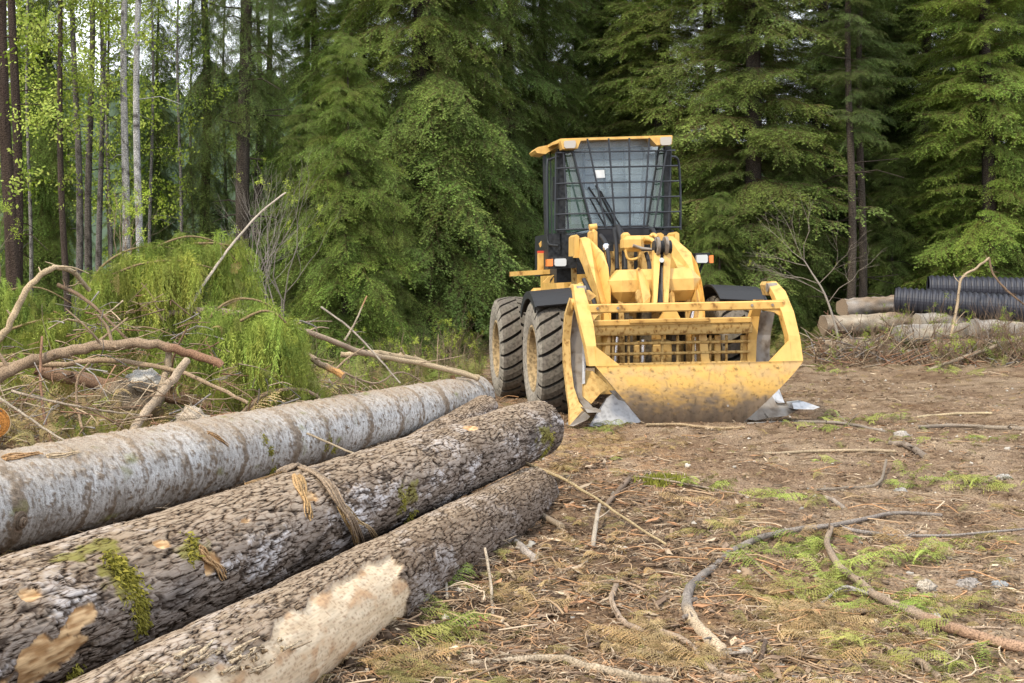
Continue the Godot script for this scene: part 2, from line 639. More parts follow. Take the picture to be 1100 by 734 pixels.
func hill(called: String, c: Vector3, rx: float, rz: float, h: float, sd: int):
	var nz := noise(FastNoiseLite.TYPE_SIMPLEX, 0.02, 5, sd)
	var v := PackedVector3Array()
	var idx := PackedInt32Array()
	var n := 90
	for j in n + 1:
		for i in n + 1:
			var x := lerpf(-1.0, 1.0, float(i) / n)
			var z := lerpf(-1.0, 1.0, float(j) / n)
			var p := Vector3(c.x + x * rx, -2.0, c.z + z * rz)
			p.y += maxf(0.0, h * (1.0 - x * x * 0.8) * (1.0 - z * z)) * (1.0 + 0.35 * nz.get_noise_2d(p.x, p.z)) + 3.0 * nz.get_noise_2d(p.x * 6.0, p.z * 6.0)
			v.append(p)
	for j in n:
		for i in n:
			var a := j * (n + 1) + i
			idx.append_array([a, a + 1, a + n + 2, a, a + n + 2, a + n + 1])
	tag(put(called, grid_mesh(v, PackedColorArray(), idx), M.hill), "hazy wooded hill far behind the forest", "", "", "structure")


# ---------------------------------------------------------------- foliage pieces

class Leafy:
	var v := PackedVector3Array()
	var c := PackedColorArray()
	func tri(a: Vector3, b: Vector3, d: Vector3, col: Color, tip: Color):
		v.append(a); v.append(b); v.append(d)
		c.append(col); c.append(col); c.append(tip)
	func stem(a: Vector3, b: Vector3, w: float, col: Color):
		var t := (b - a).normalized()
		var s := t.cross(Vector3.UP)
		s = (s if s.length() > 0.05 else Vector3.RIGHT).normalized() * w
		var u := s.cross(t).normalized() * w
		tri(a + s, b, a - s, col, col)
		tri(a + u, b, a - u, col, col)
	func mesh() -> ArrayMesh:
		var a := []
		a.resize(Mesh.ARRAY_MAX)
		a[Mesh.ARRAY_VERTEX] = v
		a[Mesh.ARRAY_COLOR] = c
		var m := ArrayMesh.new()
		m.add_surface_from_arrays(Mesh.PRIMITIVE_TRIANGLES, a)
		return m


const OLD := Color(0.088, 0.138, 0.042)
const NEW := Color(0.215, 0.290, 0.088)
const WOOD := Color(0.10, 0.075, 0.05)

# A conifer bough about 2.4 m long along +x, built of twigs that carry needle combs.
func make_bough(sd: int, droop: float, spread: float, hang: float) -> ArrayMesh:
	var g := RandomNumberGenerator.new()
	g.seed = sd
	var L := Leafy.new()
	var stem := func(t): return Vector3(t * 2.4, 0.15 * t - droop * 1.5 * t * t + 0.05 * sin(t * 9.0 + sd), 0.10 * sin(t * 5.0 + sd) * t)
	for i in 10:
		L.stem(stem.call(i / 10.0), stem.call((i + 1) / 10.0), 0.014 * (1.0 - i / 11.0), WOOD)
	var n := 40
	for i in n:
		var t := clampf(0.10 + 0.90 * (i + g.randf_range(-0.4, 0.4)) / n, 0.06, 1.0)
		var p: Vector3 = stem.call(t)
		var side := 1.0 if g.randf() < 0.5 else -1.0
		var l := spread * 1.5 * (0.25 + 0.75 * pow(sin(PI * clampf(t * 0.72 + 0.25, 0.0, 1.0)), 0.8)) * g.randf_range(0.4, 1.15)
		var yaw := deg_to_rad(g.randf_range(32, 68)) * side
		var dir := Vector3(cos(yaw), g.randf_range(-0.20, 0.14), sin(yaw)).normalized()
		limblet(L, g, p, dir, l, hang * g.randf_range(0.5, 1.4), t)
	limblet(L, g, stem.call(1.0), Vector3(1, -0.3, 0).normalized(), spread * 0.6, hang, 1.0)
	return L.mesh()


# a side branch with twigs standing off it on all sides
func limblet(L: Leafy, g: RandomNumberGenerator, p: Vector3, dir: Vector3, l: float, hang: float, t: float):
	var m := maxi(2, int(l / 0.070))
	var prev := p
	var across := dir.cross(Vector3.UP).normalized()
	for k in m:
		var f := float(k + 1) / m
		var q := p + dir * l * f + Vector3(g.randf_range(-0.012, 0.012), -hang * l * f * f, g.randf_range(-0.012, 0.012))
		L.stem(prev, q, 0.005, WOOD)
		for s in [-1.0, 1.0]:
			if g.randf() < 0.12: continue
			var ll := (0.06 + 0.16 * (1.0 - f)) * g.randf_range(0.5, 1.3)
			var d2: Vector3 = (dir * g.randf_range(0.35, 1.1) + across * s * g.randf_range(0.4, 0.9) + Vector3(0, g.randf_range(-0.40 - hang * 0.5, 0.15), 0)).normalized()
			twig(L, g, q, d2, ll, hang, f * 0.6 + t * 0.35)
		prev = q
	twig(L, g, prev, (dir + Vector3(0, -hang, 0)).normalized(), 0.13, hang, 1.0)


func twig(L: Leafy, g: RandomNumberGenerator, p: Vector3, dir: Vector3, l: float, hang: float, age: float):
	var m := maxi(1, int(l / 0.042))
	var prev := p
	var across := dir.cross(Vector3(g.randf_range(-0.5, 0.5), 1, g.randf_range(-0.5, 0.5))).normalized()
	for k in m:
		var f := float(k + 1) / m
		var q := p + dir * l * f + Vector3(0, -hang * 0.5 * l * f * f, 0)
		L.stem(prev, q, 0.003, WOOD)
		for s in [-1.0, 1.0]:
			var d2: Vector3 = (dir * 0.85 + across * s * g.randf_range(0.5, 1.0) + Vector3(0, g.randf_range(-0.4, 0.25), 0)).normalized()
			spray(L, g, q, d2, 0.046 * g.randf_range(0.6, 1.3), OLD.lerp(NEW, clampf(age * 0.75 * f + g.randf_range(-0.2, 0.25), 0.0, 1.0)))
		prev = q
	spray(L, g, prev, dir, 0.06, OLD.lerp(NEW, clampf(age, 0.0, 1.0)))


func spray(L: Leafy, g: RandomNumberGenerator, p: Vector3, d: Vector3, l: float, col: Color):
	var s := d.cross(Vector3(g.randf_range(-0.6, 0.6), 1, g.randf_range(-0.6, 0.6))).normalized()
	var tip := col.lerp(NEW, 0.3)
	for k in 3:
		var b := p + d * l * (k / 3.6)
		var w := (0.018 - 0.002 * k) * g.randf_range(0.8, 1.25)
		L.tri(b, b + d * 0.006, b + d * 0.013 + s * w + Vector3(0, g.randf_range(-0.010, 0.010), 0), col, tip)
		L.tri(b, b + d * 0.006, b + d * 0.013 - s * w + Vector3(0, g.randf_range(-0.010, 0.010), 0), col, tip)
	L.tri(p + s * 0.004, p - s * 0.004, p + d * l, col, tip)


# Hanging cedar string of flat scale sprays, 0.5 m long, down from the origin.
func make_hanging(sd: int) -> ArrayMesh:
	var g := RandomNumberGenerator.new()
	g.seed = sd
	var L := Leafy.new()
	var c0 := Color(0.155, 0.20, 0.042)
	var c1 := Color(0.29, 0.345, 0.088)
	for strand in 9:
		var a := g.randf_range(0, TAU)
		var out := Vector3(cos(a), 0, sin(a)) * g.randf_range(0.02, 0.16)
		var l := g.randf_range(0.14, 0.5)
		var prev := Vector3.ZERO
		var n := int(l / 0.020)
		var sway := Vector3(g.randf_range(-0.05, 0.05), 0, g.randf_range(-0.05, 0.05))
		var tone := g.randf_range(-0.25, 0.25)
		for k in n:
			var f := float(k + 1) / n
			var q := out * sqrt(f) + sway * f * f + Vector3(0.012 * sin(f * 9 + strand), -l * f, 0.012 * cos(f * 7 + strand))
			L.stem(prev, q, 0.0018, c0)
			var d := (q - prev).normalized()
			for side in 3:
				if g.randf() < 0.25: continue
				var s := d.cross(Vector3(g.randf_range(-1, 1), 0.2, g.randf_range(-1, 1))).normalized()
				var col := c0.lerp(c1, clampf(f * 0.6 + tone + g.randf_range(-0.15, 0.3), 0, 1))
				var w := 0.052 * (1.0 - 0.45 * f) * g.randf_range(0.35, 1.3)
				var e: Vector3 = (s * g.randf_range(0.4, 0.9) + d).normalized()
				L.tri(q, q + d * 0.011, q + e * w, col, col.lerp(c1, 0.4))
				L.tri(q + e * w * 0.5, q + e * w * 0.5 + d * 0.005, q + e * w * 0.6 + (d + s * g.randf_range(-0.6, 0.6)) * w * 0.5, col, c1)
			prev = q
	return L.mesh()


# A flat, twice-parted cedar frond lying along +x, length one metre (scaled when placed).
func make_frond(sd: int) -> ArrayMesh:
	var g := RandomNumberGenerator.new()
	g.seed = sd
	var L := Leafy.new()
	var c0 := Color(0.55, 0.60, 0.40)
	var c1 := Color(1.0, 1.0, 0.9)
	var n := 15
	var prev := Vector3.ZERO
	for i in n:
		var t := float(i + 1) / n
		var p := Vector3(t, 0.10 * sin(t * 2.6) + 0.02 * g.randf_range(-1, 1), 0.10 * sin(t * 3.0 + sd))
		L.stem(prev, p, 0.010 * (1.1 - t), c0)
		for s in [-1.0, 1.0]:
			var l := 0.40 * pow(sin(PI * clampf(0.12 + t * 0.80, 0, 1)), 0.9) * g.randf_range(0.6, 1.1)
			var d := Vector3(0.75, g.randf_range(-0.25, 0.2), s).normalized()
			var m := maxi(2, int(l / 0.05))
			var a := p
			for k in m:
				var b := a + d * (l / m) + Vector3(0, -0.012 * k, 0)
				var u := (b - a).normalized()
				var r := u.cross(Vector3.UP).normalized()
				var col := c0.lerp(c1, g.randf())
				for s2 in [-1.0, 1.0]:
					if g.randf() < 0.2: continue
					L.tri(a, a + u * 0.024, a + u * g.randf_range(0.03, 0.09) + r * s2 * 0.05 * g.randf_range(0.4, 1.3) + Vector3(0, g.randf_range(-0.02, 0.02), 0), col, c1)
				L.tri(a + r * 0.010, a - r * 0.010, b + u * 0.02, col, c1)
				a = b
		prev = p
	return L.mesh()


# A loose cluster of small round leaves on thin twigs, about 0.7 m across.
func make_leaves(sd: int) -> ArrayMesh:
	var g := RandomNumberGenerator.new()
	g.seed = sd
	var L := Leafy.new()
	for k in 9:
		var d := Vector3(g.randf_range(-1, 1), g.randf_range(-0.5, 0.8), g.randf_range(-1, 1)).normalized()
		var l := g.randf_range(0.2, 0.5)
		L.stem(Vector3.ZERO, d * l, 0.004, WOOD)
		for i in 9:
			var p := d * l * g.randf_range(0.3, 1.05) + Vector3(g.randf_range(-1, 1), g.randf_range(-1, 1), g.randf_range(-1, 1)) * 0.07
			var a := Vector3(g.randf_range(-1, 1), g.randf_range(-0.8, 0.3), g.randf_range(-1, 1)).normalized()
			var b := a.cross(Vector3(g.randf(), 1, g.randf())).normalized()
			var w := g.randf_range(0.022, 0.038)
			var col := Color(0.19, 0.26, 0.04).lerp(Color(0.40, 0.45, 0.10), g.randf())
			L.tri(p, p + a * w + b * w * 0.6, p + a * w * 2.0, col, col)
			L.tri(p, p + a * w * 2.0, p + a * w - b * w * 0.6, col, col)
	return L.mesh()


var boughs := []
var hangings := []
var fronds := []
var leaves := []


func trunk_mesh(h: float, r: float, lean: Vector3, base: Color, pale := false, limbs := 0, limb_from := 1.0, limb_to := 6.0, limb_len := 1.2) -> ArrayMesh:
	var st := SurfaceTool.new()
	st.begin(Mesh.PRIMITIVE_TRIANGLES)
	st.set_smooth_group(1)
	var n := int(h / (0.09 if pale else 0.22))
	var sides := 12
	var rings := []
	var off := rr(0, 90)
	for i in n + 1:
		var t := float(i) / n
		var y := h * t - 0.3
		var c := lean * t * h + Vector3(0.06 * sin(y * 0.7 + off), y, 0.06 * cos(y * 0.5 + off))
		var rad := r * (1.0 - 0.85 * t) + r * 0.45 * exp(-maxf(y, 0.0) * 2.2)
		var ring := []
		for k in sides:
			var a := TAU * k / sides
			ring.append(c + Vector3(cos(a), 0, sin(a)) * rad * (1.0 + 0.10 * n_bark.get_noise_3d(cos(a) * 2.0 + off, y * 1.3, sin(a) * 2.0)))
		rings.append(ring)
	var tints := []
	for i in n + 1:
		var y := h * i / n
		for k in sides:
			var a := TAU * k / sides
			var q := n_bark.get_noise_3d(cos(a) * 1.5 + off, y * (6.0 if pale else 1.2), sin(a) * 1.5)
			var col := base * (1.0 + 0.5 * q)
			if pale:
				var dark := clampf(n_bark.get_noise_2d(off + y * 6.5, cos(a + off) * 0.5) * 3.5 - 0.7, 0.0, 0.9)
				col = col.lerp(Color(0.06, 0.05, 0.045), dark)
			tints.append(col)
	for i in n:
		for k in sides:
			var k2 := (k + 1) % sides
			for e in [[i, k], [i + 1, k], [i + 1, k2], [i, k], [i + 1, k2], [i, k2]]:
				st.set_color(tints[e[0] * sides + e[1]])
				st.add_vertex(rings[e[0]][e[1]])
	for k in limbs:
		var y := rr(limb_from, limb_to)
		var a := rr(0, TAU)
		var l := limb_len * rr(0.4, 1.1)
		var p := lean * y + Vector3(0, y, 0)
		var d := Vector3(cos(a), rr(-0.2, 0.25), sin(a))
		tube(st, [p, p + d * l * 0.5, p + d * l + Vector3(0, rr(-0.3, 0.1) * l, 0)], r * 0.13, 0.006, 4, 0.0, false, base * 0.9)
	st.generate_normals()
	return st.commit()


# boughs in loose whorls from «low» to the top
func crown(root: Node3D, meshes: Array, h: float, low: float, reach: float, lean: Vector3, tint: Color, step: float, per: int, pitch_low: float, pitch_high: float, m: Material):
	var xs := []
	var cs := []
	for k in meshes.size():
		xs.append([])
		cs.append([])
	var y := low
	step *= 0.72
	while y < h:
		var t := y / h
		for k in per + 2:
			var a := rr(0, TAU)
			var l := 0.78 * reach * pow(1.0 - t, 0.75) * rr(0.42, 1.12) + 0.25
			if y < low + 1.2: l *= rr(0.45, 1.0)
			var pitch := deg_to_rad(lerpf(pitch_low, pitch_high, t) + rr(-14, 12))
			var b := Basis(Vector3.UP, a) * Basis(Vector3.BACK, pitch) * Basis(Vector3.RIGHT, rr(-0.35, 0.35))
			var s := l / 2.4
			b = b.scaled_local(Vector3(s, lerpf(s, 0.8, 0.3), lerpf(s, 0.8, 0.25) * rr(0.85, 1.1)))
			var yy := y + rr(-0.5, 0.5) * step
			var i := rng.randi() % meshes.size()
			xs[i].append(Transform3D(b, lean * yy + Vector3(0, yy, 0)))
			var v := rr(0.75, 1.2)
			cs[i].append(Color(tint.r * v * rr(0.93, 1.07), tint.g * v, tint.b * v * rr(0.9, 1.1)))
		y += step * rr(0.8, 1.2)
	for k in meshes.size():
		if xs[k].size():
			scatter("crown", meshes[k], m, xs[k], cs[k], root)


func conifer(called: String, label: String, px: float, d: float, h: float, low: float, reach: float, r: float, kind: int, tint: Color, step := 0.33, per := 5, group := "", limbs := 10, lean := Vector3.ZERO):
	var p := at(px, 312.0, d)
	p.y = gy(p.x, p.z)
	var root := thing(called, label, "tree", p, 0.0, group if group else "conifers along the forest edge")
	put("trunk", trunk_mesh(h, r, lean, Color(0.092, 0.076, 0.062), false, limbs, 0.6, low + 2.0, 1.1), M.trunk_bark, root)
	var ms: Array = [[boughs[0], boughs[1]], [boughs[2], boughs[3]], [boughs[4], boughs[5]]][kind]
	crown(root, ms, h, low, reach, lean, tint, step, per, [-26.0, -14.0, -34.0][kind], [20.0, 28.0, 5.0][kind], M.needle)


func broadleaf(called: String, label: String, px: float, d: float, h: float, low: float, r: float, base: Color, pale: bool, clusters: int, spread: float, tint: Color, lean := Vector3.ZERO, group := ""):
	var p := at(px, 312.0, d)
	p.y = gy(p.x, p.z)
	var root := thing(called, label, "tree", p, 0.0, group if group else "slim broadleaf trees at the left of the forest")
	put("trunk", trunk_mesh(h, r, lean, base, pale, 12, low * 0.6, h * 0.9, 0.9), M.trunk_bark, root)
	var xs := [[], []]
	var cs := [[], []]
	for k in clusters:
		var y := lerpf(low, h, pow(rng.randf(), 0.8))
		var a := rr(0, TAU)
		var q := lean * y + Vector3(0, y, 0) + Vector3(cos(a), 0, sin(a)) * spread * sqrt(rng.randf()) * (1.0 - 0.5 * y / h)
		var i := rng.randi() % 2
		xs[i].append(Transform3D(Basis.from_euler(Vector3(rr(0, 6), rr(0, 6), rr(0, 6))).scaled(Vector3.ONE * rr(0.8, 1.4)), q))
		var v := rr(0.75, 1.2)
		cs[i].append(Color(tint.r * v, tint.g * v, tint.b * v))
	for i in 2:
		if xs[i].size():
			scatter("crown", leaves[i], M.leaf, xs[i], cs[i], root)


func build_forest():
	boughs = [make_bough(1, 0.34, 0.50, 0.42), make_bough(2, 0.46, 0.44, 0.55),      # hemlock-like, drooping
		make_bough(3, 0.22, 0.48, 0.30), make_bough(4, 0.28, 0.42, 0.45),               # fir-like, flatter
		make_bough(5, 0.62, 0.48, 0.85), make_bough(6, 0.75, 0.42, 1.0)]                # cedar-like, hanging
	for k in 3: hangings.append(make_hanging(20 + k))
	for k in 4: fronds.append(make_frond(30 + k))
	for k in 2: leaves.append(make_leaves(40 + k))
	var hem := Color(0.95, 1.0, 0.85)
	var lime := Color(1.35, 1.35, 0.9)
	var dull := Color(0.95, 0.95, 1.0)
	var dark := Color(0.85, 0.9, 0.85)
	# the front row, from left to right
	broadleaf("alder_tree", "dark brown leaning trunk at the left edge of the forest", 12, 25, 17, 3.0, 0.135, Color(0.085, 0.062, 0.05), false, 80, 2.0, Color(1, 1, 1), Vector3(-0.012, 0, 0))
	broadleaf("alder_tree", "straight dark trunk beside the leaning trunk at the left edge", 19, 26.5, 17, 3.2, 0.11, Color(0.08, 0.06, 0.05), false, 80, 2.0, Color(1, 1, 1), Vector3(-0.004, 0, 0))
	broadleaf("alder_tree", "slim brown trunk between the edge trunks and the birches", 72, 28, 16, 3.0, 0.075, Color(0.11, 0.085, 0.07), false, 110, 2.1, Color(1.05, 1.05, 1), Vector3(-0.014, 0, 0))
	broadleaf("alder_tree", "slim grey trunk with forked top among yellow-green leaves", 85, 29, 16, 3.4, 0.085, Color(0.19, 0.17, 0.155), true, 110, 2.2, Color(1.1, 1.1, 1), Vector3(-0.006, 0, 0))
	broadleaf("alder_tree", "slim grey-brown trunk, second one left of the white birches", 96, 30, 16, 3.6, 0.09, Color(0.16, 0.14, 0.125), true, 90, 2.1, Color(1.1, 1.1, 1), Vector3(0.012, 0, 0))
	broadleaf("alder_tree", "thin grey trunk just left of the white birches", 108, 30.5, 15, 3.6, 0.075, Color(0.22, 0.20, 0.19), true, 80, 2.0, Color(1.1, 1.1, 1), Vector3(0.008, 0, 0))
	broadleaf("birch_tree", "white birch trunk leaning right, left one of the pair", 130, 27, 18, 5.6, 0.088, Color(0.50, 0.48, 0.45), true, 40, 1.5, Color(1.05, 1.05, 1), Vector3(0.022, 0, 0))
	broadleaf("birch_tree", "white birch trunk with dark flecks, right one of the pair", 147, 26.5, 18, 5.8, 0.082, Color(0.52, 0.51, 0.50), true, 34, 1.4, Color(1.05, 1.05, 1), Vector3(0.013, 0, 0))
	conifer("cedar_tree", "tall cedar with thick bare dark trunk and hanging boughs", 264, 28, 19, 4.9, 1.9, 0.165, 2, hem * 0.95, 0.55, 4, "", 30)
	conifer("cedar_tree", "bushy bright green cedar behind the birch trunks", 45, 33, 9.5, 0.4, 2.1, 0.12, 2, Color(1.1, 1.2, 0.85), 0.26, 6)
	conifer("cedar_tree", "bushy green cedar right of the birch trunks", 172, 36, 9, 0.6, 1.8, 0.12, 2, Color(1.1, 1.2, 0.9), 0.34, 5)
	conifer("cedar_tree", "dark cedar in the gap left of the thick bare trunk", 222, 35, 18, 1.5, 1.9, 0.14, 2, hem * 0.9, 0.5, 4)
	conifer("young_hemlock", "low bright feathery hemlock in front of the tall dark hemlock", 372, 25.5, 6.0, 0.3, 1.9, 0.07, 0, Color(1.35, 1.4, 0.95), 0.2, 6, "", 2)
	conifer("hemlock_tree", "lime green hemlock left of the tall dark hemlock", 392, 31, 17, 0.4, 2.7, 0.16, 0, Color(1.44, 1.47, 1.03), 0.3, 6)
	conifer("hemlock_tree", "tall dark hemlock with a stout trunk left of the loader", 456, 30, 22, 1.0, 3.1, 0.27, 0, Color(1.34, 1.37, 1.07), 0.3, 6, "", 24)
	conifer("hemlock_tree", "hemlock with drooping boughs just behind the loader's rear wheel", 548, 33, 20, 0.5, 2.7, 0.19, 0, Color(1.17, 1.23, 1.04), 0.32, 5, "", 18)
	conifer("hemlock_tree", "pale hemlock rising behind the loader's cab", 622, 37, 19, 0.5, 2.7, 0.2, 0, Color(1.50, 1.50, 1.19), 0.34, 5)
	conifer("fir_tree", "grey-green fir behind the right side of the cab", 712, 34, 20, 0.5, 2.9, 0.2, 1, Color(1.56, 1.52, 1.26), 0.33, 6)
	conifer("fir_tree", "tall fir with brown trunk right of the loader", 806, 31, 22, 1.0, 3.3, 0.21, 1, Color(1.32, 1.30, 1.08), 0.34, 5, "", 20)
	conifer("fir_tree", "fir with long level boughs right of the brown fir trunk", 880, 35, 20, 0.6, 3.2, 0.2, 1, Color(1.20, 1.22, 1.06), 0.36, 5)
	conifer("fir_tree", "fresh green fir above the black pipes", 1058, 31.5, 20, 0.9, 2.5, 0.18, 1, Color(1.49, 1.56, 0.99), 0.3, 6)
	conifer("young_fir", "small bright fir in the dark gap just behind the pipes", 1012, 32.5, 5.4, 0.6, 1.7, 0.06, 1, Color(1.35, 1.45, 0.9), 0.2, 6, "", 2)
	conifer("fir_tree", "fir at the right edge behind the black pipes", 1130, 33, 20, 0.8, 2.6, 0.18, 1, Color(1.2, 1.25, 0.9), 0.32, 6)
	conifer("young_hemlock", "low hemlock left of the loader's rear wheel", 330, 28, 5.0, 0.4, 1.6, 0.06, 0, Color(1.15, 1.2, 0.9), 0.22, 5, "", 2)
	for q in [[912, 29.5, "bare dark trunk left of the pale log pile"], [924, 30.5, "thin bare dark trunk behind the pale log pile"], [478, 31.5, "thin dark trunk beside the stout hemlock trunk"]]:
		conifer("fir_tree", q[2], q[0], q[1], 15, 4.6, 1.6, 0.10, 1, dark, 0.5, 4, "", 14)
	# more front trees between them, so that the wall of boughs is close
	conifer("hemlock_tree", "slim hemlock between the lime green one and the bare cedar trunk", 338, 33, 18, 0.5, 2.2, 0.13, 0, Color(1.30, 1.40, 1.10), 0.32, 5)
	conifer("hemlock_tree", "slim mid green hemlock right of the stout hemlock trunk", 505, 32, 20, 0.6, 2.2, 0.14, 0, Color(1.49, 1.49, 1.17), 0.32, 5)
	conifer("hemlock_tree", "slim hemlock filling the gap above the cab's left side", 585, 35, 20, 1.0, 2.3, 0.15, 0, Color(1.42, 1.46, 1.19), 0.32, 5)
	conifer("fir_tree", "slim fir between the cab and the grey-green fir", 668, 36, 20, 1.0, 2.3, 0.15, 1, Color(1.56, 1.56, 1.27), 0.32, 5)
	conifer("fir_tree", "olive fir just left of the brown fir trunk", 760, 33, 21, 1.0, 2.4, 0.16, 1, Color(1.50, 1.45, 1.19), 0.32, 5)
	conifer("fir_tree", "dark fir beyond the bare twin trunks", 935, 38, 21, 1.0, 2.6, 0.17, 1, Color(0.85, 0.9, 0.85), 0.34, 6)
	conifer("fir_tree", "dim fir at the edge of the dark gap", 990, 36, 21, 0.8, 2.2, 0.16, 1, Color(0.95, 1.0, 0.85), 0.34, 5)
	for q in [[30, 31, 0.05, "thin grey stem just right of the two edge trunks"], [58, 33, 0.045, "thin pale stem left of the slim brown trunk"], [117, 33, 0.05, "thin pale stem close left of the left birch"], [163, 31, 0.045, "thin pale stem right of the right birch"], [192, 34, 0.05, "thin grey stem between the birches and the dark cedar"], [208, 36, 0.045, "thin pale stem beside the dark cedar's hanging boughs"], [240, 36, 0.05, "thin grey stem left of the thick bare cedar trunk"]]:
		broadleaf("alder_tree", q[3], q[0], q[1], 14, 2.6, q[2], Color(0.30, 0.28, 0.26), true, 46, 1.6, Color(1.05, 1.1, 0.95), Vector3(rr(-0.012, 0.012), 0, 0))
	for q in [[902, 41, "tall fir closing the sky gap left of the fresh green fir"], [966, 42, "tall fir seen through the dark gap"], [1086, 40, "tall fir behind the fresh green fir at the right"], [1030, 44, "tall fir behind the small bright fir"]]:
		conifer("fir_tree", q[2], q[0], q[1], 24, 1.5, 3.0, 0.2, 1, Color(0.95, 1.0, 0.88), 0.36, 6)
	for q in [[700, 30.5, 4.2, "low young hemlock just right of the loader's cab"], [772, 29.5, 3.2, "low young hemlock left of the brown fir trunk"], [850, 31.0, 4.6, "young hemlock right of the brown fir trunk"], [955, 32.5, 4.4, "dim young hemlock behind the old log pile"], [535, 31.0, 3.6, "low young hemlock behind the loader's rear wheel"], [425, 28.5, 3.4, "small hemlock in front of the stout hemlock trunk"], [1095, 32.0, 4.0, "young hemlock behind the right end of the black pipes"]]:
		conifer("young_hemlock", q[3], q[0], q[1], q[2], 0.2, 1.5, 0.05, 0, Color(1.15, 1.2, 0.92), 0.2, 5, "young hemlocks under the forest edge", 2)
	# deeper in the forest
	var deep := RandomNumberGenerator.new()
	deep.seed = 99
	var row := 0
	for z in [38.0, 43.0, 50.0]:
		var n := int(10 + row * 2)
		for k in n:
			var px := -120.0 + 1340.0 * (k + 0.5 + deep.randf_range(-0.35, 0.35)) / n
			if px < 260 and deep.randf() < 0.65: continue
			var kind: int = 2 if px < 300 and deep.randf() < 0.7 else int(deep.randf() < 0.5)
			var tint: Color = hem.lerp(dark, deep.randf_range(0.2, 0.9))
			conifer("conifer_tree", "dark conifer standing deep in the forest behind the front trees", px, z + deep.randf_range(-2, 2), deep.randf_range(9, 14) + row * 1.5 + (5.0 if px > 640 else 0.0), 1.0, deep.randf_range(2.3, 3.0), 0.2, kind, tint, 0.5 + row * 0.1, 5, "dark conifers deep in the forest", 6)
		row += 1
	# young broadleaf screen at the far left
	for q in [[-20, 36, "leafy young alder at the far left edge"], [52, 38, "pale leafy alder behind the slim trunks"], [118, 40, "leafy alder behind the two birches"]]:
		broadleaf("alder_tree", q[2], q[0], q[1], 13, 1.0, 0.07, Color(0.15, 0.13, 0.11), false, 150, 2.4, Color(1.0, 1.05, 0.9))
	# fern and grass cover at the forest edge
	var xs := [[], [], [], []]
	var cs := [[], [], [], []]
	for k in 8200:
		var d := 18.0 + 22.0 * pow(rng.randf(), 0.8)
		var x := rr(-0.46, 0.46) * d
		var edge := 26.5 + 3.0 * n_low.get_noise_2d(x * 0.7, 3.0)
		if x < -0.5: edge = 16.5 + 2.0 * n_low.get_noise_2d(x * 0.7, 3.0) + absf(x + 0.5) * 0.2
		if d < edge or rng.randf() < 0.15: continue
		var i := rng.randi() % 4
		var b := Basis(Vector3.UP, rr(0, TAU)) * Basis(Vector3.BACK, rr(0.3, 1.3))
		xs[i].append(Transform3D(b.scaled(Vector3.ONE * rr(0.18, 0.5)), Vector3(x, gy(x, -d), -d)))
		var v := rr(0.6, 1.2)
		cs[i].append(Color(0.17, 0.22, 0.055).lerp(Color(0.30, 0.24, 0.11), pow(rng.randf(), 1.5)) * v)
	var under := thing("undergrowth", "low ferns and grass along the edge of the forest", "undergrowth")
	under.set_meta("kind", "stuff")
	for i in 4: scatter("foliage", fronds[i], M.frond, xs[i], cs[i], under)


# ---------------------------------------------------------------- the wheel loader
# Built in its own axes: origin on the ground under the middle of the front axle, x to its left (the viewer's right), z forward.

var LX: Transform3D
const TR := 0.755          # tyre radius


func lp(px: float, py: float, z: float) -> Vector3:            # where the photo's outline meets the loader's own plane z
	var a := LX.affine_inverse() * Vector3(0, EYE, 0)
	var b := LX.affine_inverse() * at(px, py, 10.0)
	return a + (b - a) * ((z - a.z) / (b.z - a.z))


func lps(list: Array) -> Array:
	var out := []
	for q in list:
		out.append(lp(q[0], q[1], q[2]))
	return out


func slab(called: String, list: Array, thick: float, m: Material, parent: Node, dir := Vector3(0, 0, -1)) -> MeshInstance3D:
	var st := begin()
	plate(st, lps(list), dir * thick)
	return part(called, st, m, parent)


func beam(st: SurfaceTool, a: Vector3, b: Vector3, h: float, d: float, bevel := 0.012):
	var t := (b - a).normalized()
	var z := Vector3(0, 0, 1)
	var y := z.cross(t).normalized()
	z = t.cross(y)
	box(st, (a + b) * 0.5, Vector3((b - a).length(), h, d), bevel, Basis(t, y, z))


func bar(called: String, a: Vector3, b: Vector3, r: float, m: Material, parent: Node, sides := 6) -> MeshInstance3D:
	var st := begin()
	tube(st, [a, b], r, r, sides)
	return part(called, st, m, parent)


